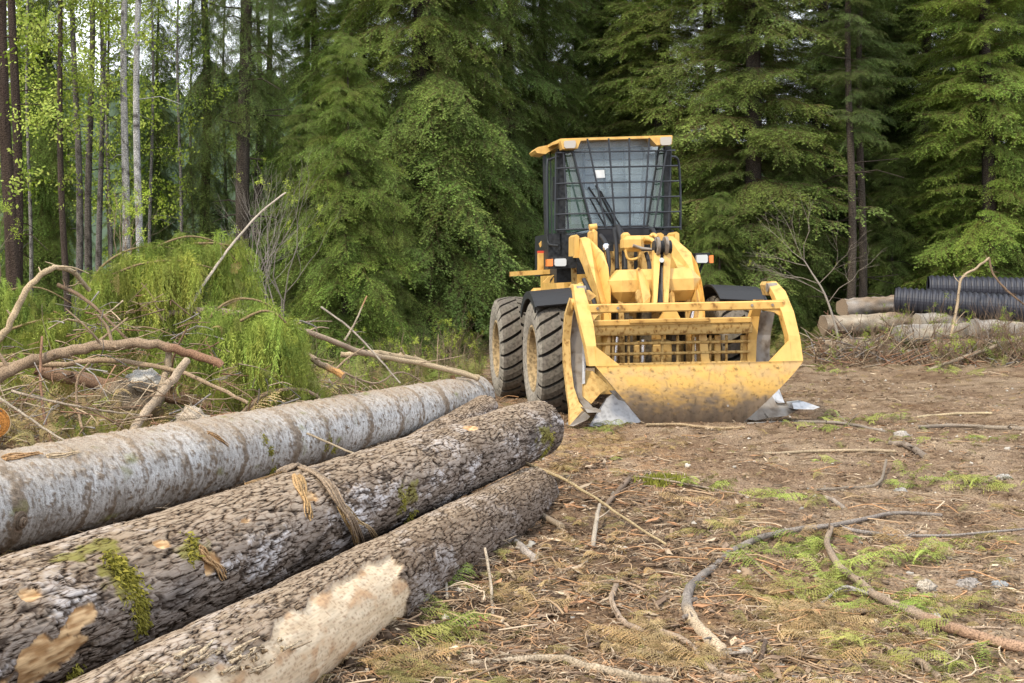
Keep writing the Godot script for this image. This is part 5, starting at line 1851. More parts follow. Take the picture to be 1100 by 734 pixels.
func build_log_pile():
	var pale := Color(0.50, 0.43, 0.34)
	var tan_ := Color(0.36, 0.27, 0.19)
	var rust := Color(0.34, 0.215, 0.13)
	var greyw := Color(0.40, 0.37, 0.34)
	for q in [[905, 331, 28.6, 985, 326, 29.4, 0.19, greyw, tan_, "weathered brown log, topmost, just left of the black pipes"],
		[884, 349, 28.0, 1000, 345, 28.8, 0.19, pale, tan_, "thick pale log sticking out left under the black pipes"],
		[882, 374, 27.4, 1010, 366, 28.2, 0.16, pale, tan_, "pale log at the foot of the pile, nearest the sapling"],
		[962, 362, 27.6, 1110, 352, 28.4, 0.20, pale, greyw, "bleached log in the middle of the old log pile"],
		[985, 345, 28.2, 1120, 338, 29.0, 0.17, greyw, pale, "grey log just below the lower black pipe"],
		[1000, 376, 27.2, 1060, 371, 27.6, 0.17, rust, tan_, "short rotten orange-brown log at the front of the old log pile"],
		[1045, 352, 27.6, 1130, 357, 28.0, 0.17, pale, greyw, "bleached log at the right edge of the old log pile"],
		[1060, 372, 27.4, 1130, 372, 27.8, 0.15, tan_, pale, "brown log at the right edge, at the foot of the old log pile"],
		[930, 384, 27.0, 1000, 380, 27.4, 0.11, tan_, greyw, "thin half-buried log in front of the old log pile"]]:
		plain_log("log", q[9], at(q[0], q[1], q[2]), at(q[3], q[4], q[5]), q[6], q[7], q[8])
	for q in [[961, 322, 28.6, 1140, 334, 27.9, 0.265, "lower corrugated black drain pipe lying on the old log pile"], [997, 309, 29.6, 1150, 313, 29.2, 0.265, "upper corrugated black drain pipe behind the lower one"]]:
		var a := at(q[0], q[1], q[2])
		var b := at(q[3], q[4], q[5])
		var n := int((b - a).length() / 0.115)
		var st := begin()
		var x := (b - a).normalized()
		var y := (Vector3.UP - x * x.y).normalized()
		var bs := Basis(x, y, x.cross(y))
		var prof := []
		var r: float = q[6]
		prof.append(Vector2(r * 0.80, 0.02))
		for k in n:
			var s := k * 0.115
			prof.append_array([Vector2(r * 0.90, s), Vector2(r * 0.90, s + 0.03), Vector2(r * 0.975, s + 0.045), Vector2(r, s + 0.06), Vector2(r, s + 0.085), Vector2(r * 0.975, s + 0.1)])
		lathe(st, prof, 28, Transform3D(bs, a), false)
		tag(part("drain_pipe", st, M.black_plastic), q[7], "pipe", "corrugated drain pipes on the old logs")


# ---------------------------------------------------------------- branches, slash, brush

const GREYB := Color(0.30, 0.27, 0.25)
const TANB := Color(0.44, 0.33, 0.22)
const BROWNB := Color(0.24, 0.165, 0.11)
const PEEL := Color(0.62, 0.48, 0.31)
const REDB := Color(0.33, 0.19, 0.12)


func branch(label: String, pts: Array, r0: float, r1: float, col: Color, twigs := 3, tip = null, called := "branch", cat := "branch") -> MeshInstance3D:
	var st := begin()
	var path := smooth_path(pts, 5)
	for i in range(1, path.size() - 1):
		path[i] += Vector3(rr(-1, 1), rr(-1, 1), rr(-1, 1)) * r0 * 0.26
	var n := path.size()
	var tones := []
	for i in n:
		var c := col * (1.0 + 0.45 * n_bark.get_noise_2d(i * 0.9, pts[0].x * 9.0))
		c.a = 1.0
		if tip != null: c = c.lerp((tip as Color) * rr(0.9, 1.1), smoothstep(0.70, 0.76, float(i) / (n - 1)))
		tones.append(c)
	tube(st, path, r0, r1, 9, 0.13, true, tones)
	for k in twigs + 1:                                           # knots and broken stubs
		var i := mini(1 + rng.randi() % maxi(n - 2, 1), n - 2)
		var rk := lerpf(r0, r1, float(i) / n)
		var d := Vector3(rr(-1, 1), rr(-0.2, 1), rr(-1, 1)).normalized()
		tube(st, [path[i] + d * rk * 0.4, path[i] + d * rk * rr(1.25, 2.4)], rk * rr(0.4, 0.65), rk * rr(0.2, 0.45), 6, 0.2, true, col * rr(0.6, 1.0))
	for k in twigs:
		var i := 2 + rng.randi() % maxi(n - 3, 1)
		i = mini(i, n - 2)
		var t: Vector3 = (path[i + 1] - path[i]).normalized()
		var d := (t * rr(0.2, 0.9) + Vector3(rr(-1, 1), rr(-0.1, 0.9), rr(-1, 1)) * 0.8).normalized()
		var l := rr(2.5, 14.0) * r0
		var rt := lerpf(r0, r1, float(i) / n) * rr(0.25, 0.5)
		tube(st, smooth_path([path[i], path[i] + d * l * 0.5, path[i] + d * l + Vector3(rr(-1, 1), rr(-1, 0.3), rr(-1, 1)) * l * 0.25], 3), rt, rt * 0.4, 5, 0.1, true, col * rr(0.8, 1.15))
	var o := part(called, st, M.stick)
	tag(o, label, cat, "sticks lying on the bare ground" if cat == "stick" else "bare branches of the slash heap")
	return o


func px3(list: Array) -> Array:
	var out := []
	for q in list: out.append(at(q[0], q[1], q[2]))
	return out


func px2(list: Array, lift: float) -> Array:
	var out := []
	for q in list: out.append(on_ground(q[0], q[1], lift + (q[2] if q.size() > 2 else 0.0)))
	return out


func fork(st: SurfaceTool, p: Vector3, d: Vector3, l: float, r: float, deep: int, col: Color, ends: Array, bend := 0.25):
	var m := p + d * l * 0.5 + Vector3(rr(-1, 1), rr(-0.4, 1), rr(-1, 1)) * l * 0.08
	var e := p + d * l + Vector3(rr(-1, 1), rr(-0.5, 1), rr(-1, 1)) * l * 0.12
	tube(st, [p, m, e], r, r * 0.62, 5 if r > 0.006 else 4, 0.0, deep == 0, col * rr(0.9, 1.1))
	ends.append(e)
	if deep == 0: return
	for k in 2 + int(rng.randf() < 0.5):
		var f := m.lerp(e, rr(0.0, 1.0)) if k > 0 else e
		var dd := (d + Vector3(rr(-1, 1), rr(-0.5, 0.8), rr(-1, 1)) * (0.75 if k > 0 else bend)).normalized()
		fork(st, f, dd, l * rr(0.55, 0.85), r * (0.6 if k == 0 else 0.45), deep - 1, col, ends, bend)


# a cedar bough: an arching stem hung with green strings
func cedar_bough(label: String, line: Array, drop: float, n: int, tint: Color):
	var pts := smooth_path(px3(line), 6)
	var root := thing("cedar_bough", label, "bough", pts[0], 0.0, "cedar boughs on the slash heap")
	var st := begin()
	var loc := []
	for p in pts: loc.append(p - pts[0])
	tube(st, loc, 0.016, 0.005, 6, 0.1, true, Color(0.30, 0.22, 0.12))
	part("stem", st, M.stick, root)
	var xs := [[], [], []]
	var cs := [[], [], []]
	var bunch := Vector3.ZERO
	var tone := 1.0
	for k in int(n * 1.15):
		if k % 7 == 0:                                              # the strings hang in bunches with gaps between
			var f := rng.randf() * (loc.size() - 1)
			var i := int(f)
			bunch = loc[i].lerp(loc[mini(i + 1, loc.size() - 1)], f - i) + Vector3(rr(-0.08, 0.08), rr(-0.16, 0.10), rr(-0.30, 0.26))
			tone = rr(0.7, 1.4)
		var p := bunch + Vector3(rr(-0.11, 0.11), rr(-0.12, 0.05), rr(-0.11, 0.11))
		var s := drop * rr(0.40, 1.25) / 0.45
		var b := Basis(Vector3.UP, rr(0, TAU)) * Basis(Vector3.RIGHT, rr(-0.3, 0.3))
		var w := rng.randi() % 3
		xs[w].append(Transform3D(b.scaled(Vector3(minf(s, 1.2) * 0.8, s, minf(s, 1.2) * 0.8)), p))
		var v := tone * rr(0.8, 1.2)
		cs[w].append(Color(tint.r * v * rr(0.9, 1.15), tint.g * v, tint.b * v))
	for w in 3: scatter("foliage", hangings[w], M.frond, xs[w], cs[w], root)
	# loose sprays standing off the stem, some of them already dry
	var fx := []
	var fc := []
	for k in int(n * 0.16):
		var f := rng.randf() * (loc.size() - 1)
		var i := int(f)
		var p: Vector3 = loc[i].lerp(loc[mini(i + 1, loc.size() - 1)], f - i) + Vector3(rr(-0.15, 0.15), rr(-0.35, 0.05), rr(-0.25, 0.25))
		var b := Basis(Vector3.UP, rr(0, TAU)) * Basis(Vector3.BACK, rr(-1.5, -0.2)) * Basis(Vector3.RIGHT, rr(-1.5, 1.5))
		fx.append(Transform3D(b.scaled(Vector3.ONE * rr(0.10, 0.22)), p))
		fc.append(Color(0.24, 0.29, 0.07).lerp(Color(0.42, 0.30, 0.15), 1.0 if rng.randf() < 0.15 else rng.randf() * 0.3) * rr(0.7, 1.2))
	scatter("spray", fronds[rng.randi() % 4], M.frond, fx, fc, root)


func build_slash():
	var fresh := Color(1.1, 1.12, 0.95)
	var olive := Color(1.15, 1.05, 0.9)
	var greyg := Color(0.95, 0.95, 1.05)
	for q in [
		["bright cedar bough arching over the top left of the slash heap", [[92, 318, 13.8], [108, 288, 13.9], [135, 270, 14.0], [165, 264, 14.1], [190, 268, 14.2]], 0.50, 110, fresh],
		["cedar bough at the very top of the slash heap, thickly hung", [[150, 278, 14.0], [175, 262, 14.1], [205, 254, 14.2], [235, 262, 14.3], [255, 282, 14.4]], 0.58, 130, fresh],
		["cedar bough drooping to the right from the top of the heap", [[205, 262, 14.3], [235, 262, 14.4], [258, 270, 14.5], [272, 292, 14.6], [276, 312, 14.6]], 0.34, 70, fresh],
		["cedar bough hanging in the middle of the top of the heap", [[115, 298, 13.6], [150, 284, 13.7], [190, 280, 13.8], [228, 288, 13.9]], 0.60, 120, olive],
		["shaded cedar bough low behind the arched dead branch", [[95, 345, 14.5], [130, 325, 14.6], [180, 320, 14.7], [240, 330, 14.8]], 0.55, 110, greyg],
		["cedar bough drooping in a green curtain right of the middle of the heap", [[214, 372, 12.9], [228, 338, 12.9], [252, 322, 13.0], [280, 324, 13.0], [302, 340, 13.1], [316, 368, 13.1]], 0.55, 150, Color(1.1, 1.15, 1.0)],
		["cedar bough on the right shoulder of the green curtain", [[258, 345, 12.7], [285, 334, 12.7], [308, 348, 12.8], [325, 385, 12.8]], 0.50, 110, fresh],
		["cedar bough at the foot of the green curtain by the silver log", [[235, 400, 12.6], [270, 388, 12.6], [305, 398, 12.7], [338, 425, 12.8]], 0.34, 90, olive],
		["cedar bough at the left edge of the photo behind the arched branch", [[-25, 330, 13.4], [10, 312, 13.5], [45, 310, 13.6], [80, 328, 13.7]], 0.52, 120, Color(0.95, 1.0, 0.9)],
		["cedar bough hanging below the arched branch at the left", [[-10, 362, 13.0], [40, 345, 13.0], [80, 345, 13.1], [120, 362, 13.2]], 0.40, 100, olive],
		["cedar bough behind the thick curved branch on the left", [[90, 372, 13.2], [140, 352, 13.3], [180, 358, 13.4], [215, 380, 13.5]], 0.42, 100, fresh],
		["grey-green cedar bough low at the left edge of the heap", [[-20, 392, 12.4], [20, 380, 12.4], [70, 388, 12.5]], 0.30, 70, olive],
		["small cedar bough hanging under the crossed sticks", [[70, 448, 11.2], [95, 440, 11.2], [120, 452, 11.3]], 0.2, 34, olive]]:
		cedar_bough(q[0], q[1], q[2], q[3], q[4])
	# the larger bare branches of the heap: label, line, radii, colour, twigs, colour of the tip
	for q in [
		["peeled dead branch arching high at the left edge of the heap", [[-12, 372, 12.6], [8, 352, 12.6], [28, 312, 12.7], [54, 289, 12.8], [78, 292, 13.0], [96, 312, 13.2]], 0.034, 0.02, PEEL * 0.85, 6, null],
		["dark branch sloping down from the arched branch into the heap", [[62, 306, 13.0], [86, 318, 12.9], [110, 338, 12.8], [136, 364, 12.7]], 0.02, 0.012, BROWNB, 5, null],
		["thick brown branch curving across the left of the heap, broken on the right", [[-12, 412, 11.4], [20, 394, 11.5], [60, 380, 11.6], [110, 372, 11.7], [160, 369, 11.8], [205, 380, 11.9], [238, 393, 11.9]], 0.05, 0.036, Color(0.36, 0.26, 0.175), 4, REDB],
		["long thin branch running right under the thick curved branch", [[-10, 392, 11.9], [60, 392, 11.9], [120, 387, 11.9], [190, 399, 11.8], [225, 413, 11.7], [266, 433, 11.6]], 0.028, 0.014, Color(0.40, 0.29, 0.19), 4, null],
		["heavy reddish-brown pole lying low in the heap", [[40, 396, 12.3], [90, 408, 12.3], [150, 418, 12.4], [225, 436, 12.5]], 0.068, 0.05, Color(0.30, 0.19, 0.125), 2, null],
		["pale stick leaning on the heavy pole, right one of the crossed pair", [[201, 387, 11.5], [182, 412, 11.4], [160, 438, 11.3], [138, 470, 11.1]], 0.034, 0.036, Color(0.47, 0.37, 0.27), 1, null],
		["short upright stick, left one of the crossed pair", [[181, 378, 11.9], [180, 395, 11.9], [176, 408, 11.8], [168, 432, 11.7]], 0.026, 0.03, Color(0.46, 0.36, 0.25), 0, null],
		["long tan branch running right from the green boughs down to the silver log", [[168, 343, 13.6], [200, 334, 13.7], [250, 336, 13.8], [300, 347, 14.0], [350, 364, 14.4], [400, 382, 15.0], [450, 390, 15.6], [512, 407, 16.2]], 0.034, 0.026, Color(0.46, 0.35, 0.25), 8, PEEL],
		["thick peeled branch lying behind the tip of the silver log", [[366, 381, 15.2], [400, 379, 15.3], [435, 384, 15.6], [470, 394, 16.0], [514, 406, 16.4]], 0.03, 0.035, PEEL * 0.9, 3, null],
		["broken branch with an orange end below the long tan branch", [[318, 372, 13.3], [335, 385, 13.2], [350, 394, 13.1], [369, 404, 13.0]], 0.026, 0.032, Color(0.5, 0.37, 0.25), 2, Color(0.62, 0.34, 0.14)],
		["long slim pole sticking up steeply from the top of the heap", [[201, 333, 13.6], [222, 300, 13.9], [250, 262, 14.3], [278, 230, 14.7], [307, 207, 15.0]], 0.017, 0.008, Color(0.55, 0.47, 0.38), 2, null],
		["wavy branch lying along the back of the silver log", [[255, 450, 12.4], [275, 430, 12.4], [298, 419, 12.5], [330, 420, 12.7], [350, 434, 12.9], [366, 446, 13.1]], 0.02, 0.012, Color(0.40, 0.29, 0.20), 4, null],
		["thin grey branch lying in front of the heap near the left log butt", [[-5, 425, 10.6], [25, 445, 10.5], [50, 462, 10.4], [75, 475, 10.3], [105, 478, 10.2]], 0.011, 0.006, Color(0.44, 0.37, 0.29), 5, null],
		["thin stick lying level in front of the heavy pole", [[12, 420, 10.9], [60, 432, 10.9], [110, 441, 11.0], [150, 446, 11.1]], 0.012, 0.006, Color(0.42, 0.34, 0.26), 3, null],
		["slender upright stem at the left with bare bark", [[45, 362, 11.6], [43, 395, 11.4], [45, 430, 11.2], [51, 465, 10.9], [58, 482, 10.7]], 0.011, 0.013, REDB * 0.8, 3, null],
		["slender forked twig standing left of the crossed pair", [[96, 390, 11.0], [84, 405, 11.0], [82, 430, 11.0], [88, 460, 10.9]], 0.008, 0.011, Color(0.38, 0.27, 0.18), 3, null],
		["dead grey limb leaning left of the tall bare shrub", [[280, 372, 13.6], [300, 350, 13.7], [322, 345, 13.8], [340, 352, 13.9]], 0.014, 0.007, GREYB, 7, null],
		["grey stick slanting down right of the green curtain", [[345, 330, 15.0], [375, 352, 14.8], [402, 380, 14.6], [430, 412, 14.4]], 0.012, 0.008, Color(0.42, 0.36, 0.30), 4, null],
		["grey stick rising right of the green curtain", [[370, 366, 14.7], [382, 345, 14.8], [394, 318, 14.9]], 0.012, 0.007, Color(0.44, 0.36, 0.27), 1, Color(0.5, 0.30, 0.16)],
		["thin branch reaching over the tip of the silver log from the left", [[352, 392, 14.4], [400, 412, 14.6], [432, 400, 15.0], [468, 420, 15.3]], 0.012, 0.007, Color(0.36, 0.27, 0.19), 5, null],
		["brown stub standing on the silver log near its tip", [[486, 404, 16.0], [490, 418, 15.9], [492, 426, 15.8]], 0.028, 0.02, Color(0.34, 0.20, 0.10), 0, null],
		["thin whip of a branch crossing the middle of the topmost log", [[330, 466, 10.2], [372, 484, 9.6], [410, 500, 8.9], [440, 525, 8.5], [468, 548, 8.3]], 0.008, 0.005, Color(0.40, 0.32, 0.22), 1, null],
		["thin whip lying along the crest of the silver log", [[185, 478, 10.6], [230, 470, 11.0], [262, 462, 11.4], [300, 455, 11.8]], 0.008, 0.005, Color(0.30, 0.23, 0.16), 2, null]]:
		branch(q[0], px3(q[1]), q[2], q[3], q[4], q[5], q[6])
	# an orange cut log butt at the left edge of the photo
	var g := Log.new(at(-6, 454, 10.6) + Vector3(0.0, 0, 0.02), at(-6, 454, 10.6) + Vector3(-0.9, -0.05, -1.2), 0.125, 0.12)
	var butt := log_body(g, 3, 60, 40, [], M.plated_bark, "sawn_end")
	tag(butt, "log butt with a fresh orange cut face at the left edge of the photo", "log")
	var st := begin()
	for k in 5:
		var rad := 0.122 - 0.024 * k
		tube(st, [g.p0 - g.a * (0.002 + 0.004 * k), g.p0 - g.a * (0.006 + 0.004 * k)], rad, rad * 0.96, 22, 0.02, true, Color(0.66, 0.29, 0.075) * (1.0 if k % 2 else 0.85))
	part("cut_face", st, M.stick, butt)
	# stones and bark slabs in the heap
	rock("pale_stone", "white stone under the crossed sticks in the slash heap", at(157, 409, 12.0), 0.13, Color(0.60, 0.56, 0.50))
	rock("boulder", "large brown boulder under the crossed sticks in the slash heap", at(140, 432, 12.2), 0.25, Color(0.34, 0.26, 0.18))
	rock("pale_stone", "light stone behind the silver log below the crossed sticks", at(206, 450, 11.2), 0.11, Color(0.52, 0.43, 0.33))
	rock("pale_stone", "flat light stone left of the light stone behind the silver log", at(160, 470, 10.9), 0.10, Color(0.46, 0.38, 0.29))
	# the mass of fine dead twigs, shreds and needles of the heap
	st = begin()
	for k in 3200:
		var px := rr(-40, 520)
		var d := rr(10.6, 15.6)
		var p := at(px, 400, d)
		var top := 0.15 + 1.15 * bump2(p.x, p.z, -3.5, -13.2, 1.7, 2.4)
		if px > 330: top = 0.5
		p.y = gy(p.x, p.z) + top * pow(rng.randf(), 1.3)
		if silver_log.where(p).z < 0.34 or silver_log.where(p).x < 0.0: continue
		if (p - silver_log.p0).dot(silver_log.s) > 0.0: continue
		var dir := Vector3(rr(-1, 1), rr(-0.55, 0.45), rr(-1, 1)).normalized()
		var l := rr(0.12, 0.7) * rr(0.5, 1.0)
		var col: Color = [TANB, GREYB, BROWNB, REDB, Color(0.5, 0.4, 0.28)][rng.randi() % 5]
		tube(st, smooth_path([p - dir * l * 0.5, p + Vector3(rr(-1, 1), rr(-1, 1), rr(-1, 1)) * l * 0.1, p + dir * l * 0.5 + Vector3(0, rr(-0.2, 0.05) * l, 0)], 2), rr(0.003, 0.009), 0.002, 4, 0.0, false, col * rr(0.8, 1.3))
	tag(part("twig_tangle", st, M.stick), "tangle of fine dead twigs filling the slash heap", "twigs", "", "stuff")
	# fronds lying through and over the heap
	var xs := [[], [], [], []]
	var cs := [[], [], [], []]
	for k in 1700:
		var px := rr(-60, 560)
		var d := rr(10.4, 17.5)
		var p := at(px, 400, d)
		if px > 380 and rng.randf() < 0.6: continue
		if (p - silver_log.p0).dot(silver_log.s) > -0.3: continue
		var top := 0.12 + 0.75 * bump2(p.x, p.z, -3.6, -13.6, 1.9, 2.2)
		p.y = gy(p.x, p.z) + top * rng.randf()
		var i := rng.randi() % 4
		var b := Basis(Vector3.UP, rr(0, TAU)) * Basis(Vector3.BACK, rr(-1.2, 0.7)) * Basis(Vector3.RIGHT, rr(-1, 1))
		xs[i].append(Transform3D(b.scaled(Vector3.ONE * rr(0.16, 0.42)), p))
		var col := Color(0.28, 0.32, 0.08).lerp(Color(0.42, 0.30, 0.17), smoothstep(0.25, 0.7, rng.randf() + 0.35 * smoothstep(13.0, 11.5, d)))
		cs[i].append(col * rr(0.65, 1.2))
	var fr := thing("slash_foliage", "green and dry cedar fronds strewn through the slash heap", "fronds")
	fr.set_meta("kind", "stuff")
	for i in 4: scatter("foliage", fronds[i], M.frond, xs[i], cs[i], fr)
	bare_shrubs()


func rock(called: String, label: String, p: Vector3, r: float, col: Color):
	var st := SurfaceTool.new()
	st.begin(Mesh.PRIMITIVE_TRIANGLES)
	st.set_smooth_group(1)
	var off := Vector3(rr(0, 50), rr(0, 50), rr(0, 50))
	var pt := func(i, k):
		var a: float = PI * i / 12.0
		var b: float = TAU * k / 18.0
		var n := Vector3(sin(a) * cos(b), cos(a), sin(a) * sin(b))
		var q := 1.0 + 0.55 * n_patch.get_noise_3dv(n * 1.2 + off) + 0.12 * n_mid.get_noise_3dv(n * 1.6 + off)
		return p + n * Vector3(1.15, 0.72, 1.0) * r * q
	for i in 12:
		for k in 18:
			st.set_color(col * (1.0 + 0.3 * n_mid.get_noise_3d(i + off.x, k, off.y)))
			quad(st, pt.call(i, k), pt.call(i, k + 1), pt.call(i + 1, k + 1), pt.call(i + 1, k))
	tag(part(called, st, M.stone), label, "stone", "stones on the ground")


func shrub(called: String, label: String, p: Vector3, stems: int, h: float, r: float, deep: int, col: Color, leafy: int, leaf_tint: Color, spread := 0.5, lean := Vector3.ZERO):
	var root := thing(called, label, "shrub", p, 0.0, "bare and leafy shrubs")
	var st := begin()
	var ends := []
	for k in stems:
		var d := (Vector3(rr(-1, 1) * spread, 1, rr(-1, 1) * spread) + lean).normalized()
		fork(st, Vector3(rr(-0.1, 0.1), -0.05, rr(-0.1, 0.1)) * stems * 0.3, d, h * rr(0.35, 0.5), r, deep, col, ends)
	part("stem", st, M.stick, root)
	var xs := []
	var cs := []
	for k in leafy:
		xs.append(Transform3D(Basis.from_euler(Vector3(rr(0, 6), rr(0, 6), rr(0, 6))).scaled(Vector3.ONE * rr(0.12, 0.3)), ends[rng.randi() % ends.size()]))
		cs.append(leaf_tint * rr(0.8, 1.2))
	if xs.size(): scatter("leaves", leaves[0], M.leaf, xs, cs, root)


func bare_shrubs():
	var lf := Color(1.1, 1.1, 0.9)
	shrub("bare_shrub", "tall grey leafless shrub behind the slash heap, by the bare cedar trunk", at(296, 352, 17.5), 5, 1.7, 0.012, 4, Color(0.28, 0.25, 0.21), 8, lf, 0.35)
	shrub("bare_shrub", "grey leafless shrub left of the tall one, behind the green boughs", at(262, 340, 18.0), 4, 1.5, 0.012, 4, Color(0.34, 0.30, 0.27), 10, lf, 0.5)
	shrub("leafy_sapling", "young sapling with fresh light leaves in front of the white birches", at(135, 318, 16.0), 3, 1.15, 0.012, 3, Color(0.25, 0.19, 0.13), 40, Color(1.3, 1.35, 1.0), 0.25)
	shrub("leafy_sapling", "sprig of light leaves at the left edge of the photo", at(-4, 300, 15.0), 2, 0.9, 0.01, 3, Color(0.25, 0.19, 0.13), 16, Color(1.2, 1.25, 0.95), 0.4)
	for q in [[395, 385, 19.0, "brown brush behind the long tan branch"], [430, 392, 20.5, "thin upright brush right of the long tan branch"], [462, 388, 22.0, "sparse whips below the stout hemlock trunk"], [350, 378, 18.0, "small leafy brush behind the green curtain of cedar"], [500, 392, 22.5, "low brush just left of the loader's rear wheel"]]:
		var p := at(q[0], q[1], q[2])
		p.y = gy(p.x, p.z)
		shrub("brush", q[3], p, 9, 1.0, 0.008, 3, Color(0.33, 0.25, 0.17), 26, lf, 0.4)
	# leaning sapling right of the loader
	var st := begin()
	var ends := []
	var p0 := on_ground(904, 384)
	var root := thing("sapling", "bare pale sapling leaning left, right of the loader's bucket", "sapling", p0)
	var line := []
	for q in [[904, 384], [898, 352], [886, 316], [872, 293], [864, 280]]: line.append(at(q[0], q[1], -p0.z) - p0)
	tube(st, smooth_path(line, 4), 0.028, 0.012, 7, 0.05, true, Color(0.42, 0.37, 0.31))
	for q in [[872, 293, -0.6, 1.0], [864, 280, -1.0, 0.8], [864, 280, 0.1, 1.2], [868, 286, -1.2, 0.25], [880, 305, 0.8, 0.9], [880, 305, -1.1, 0.2], [890, 325, 0.9, 0.8], [886, 316, -1.0, 0.5]]:
		var b := at(q[0], q[1], -p0.z) - p0
		fork(st, b, Vector3(q[2], q[3], rr(-0.4, 0.4)).normalized(), rr(0.5, 0.75), 0.008, 3, Color(0.36, 0.31, 0.25), ends, 0.35)
	part("stem", st, M.stick, root)
	var xs := []
	var cs := []
	for k in 26:
		xs.append(Transform3D(Basis.from_euler(Vector3(rr(0, 6), rr(0, 6), rr(0, 6))).scaled(Vector3.ONE * 0.12), ends[rng.randi() % ends.size()]))
		cs.append(lf)
	scatter("buds", leaves[1], M.leaf, xs, cs, root)
	# brown brush in front of the old logs and pipes
	for q in [[930, 378, 26.2, 12, 0.8, "brown leafless brush in front of the left end of the old logs"], [985, 380, 26.0, 16, 0.9, "dense brown brush in the middle of the old log pile"], [1000, 340, 27.2, 7, 0.9, "thin brush with yellow buds in front of the black pipes"], [1042, 372, 26.2, 12, 1.0, "brown brush in front of the right half of the old log pile"], [1075, 368, 26.4, 14, 1.2, "tall brown stalks by the right edge, before the pipes"], [1095, 378, 26.0, 9, 1.0, "brown brush at the right edge of the photo"], [955, 345, 27.4, 7, 0.8, "whips standing at the left ends of the black pipes"]]:
		var p := at(q[0], q[1], q[2])
		p.y = maxf(gy(p.x, p.z), p.y - 0.5)
		shrub("brush", q[5], p, int(q[3] * 1.7), q[4], 0.011, 3, Color(0.29, 0.205, 0.14), 20, Color(1.0, 1.05, 0.8), 0.55)
	for q in [["pale snag leaning up across the black pipes", [[1022, 362, 27.2], [1028, 330, 27.4], [1033, 300, 27.5], [1046, 290, 27.6], [1063, 277, 27.7]], 0.03, 0.022, Color(0.52, 0.40, 0.27), 8],
		["dark bent branch right of the pale snag, over the pipes", [[1063, 278, 27.7], [1068, 296, 27.6], [1082, 312, 27.4], [1104, 330, 27.2]], 0.022, 0.018, Color(0.22, 0.15, 0.10), 6],
		["long grey pole slanting down to the bare ground on the right", [[996, 398, 25.0], [1030, 386, 25.6], [1065, 374, 26.2], [1104, 360, 26.8]], 0.03, 0.04, Color(0.40, 0.32, 0.23), 5]]:
		branch(q[0], px3(q[1]), q[2], q[3], q[4], q[5])
	# broken bark, twigs and shreds heaped over and before the old logs
	var st2 := begin()
	for k in 1000:
		var p := at(rr(875, 1120), 360, rr(25.4, 28.6))
		p.y = gy(p.x, p.z) + rr(0.0, 0.42) * smoothstep(25.4, 27.4, -p.z)
		var dir := Vector3(rr(-1, 1), rr(-0.3, 0.6), rr(-1, 1)).normalized()
		var l := rr(0.15, 0.75)
		var col: Color = [TANB, GREYB, BROWNB, REDB, BROWNB, Color(0.48, 0.38, 0.27)][rng.randi() % 6]
		tube(st2, [p, p + dir * l * 0.5 + Vector3(rr(-1, 1), rr(-1, 1), rr(-1, 1)) * l * 0.1, p + dir * l], rr(0.006, 0.022), 0.005, 4, 0.0, false, col * rr(0.7, 1.2))
	tag(part("brush_debris", st2, M.stick), "broken twigs and bark heaped in front of the old logs", "debris", "", "stuff")


# ---------------------------------------------------------------- what lies on the bare ground

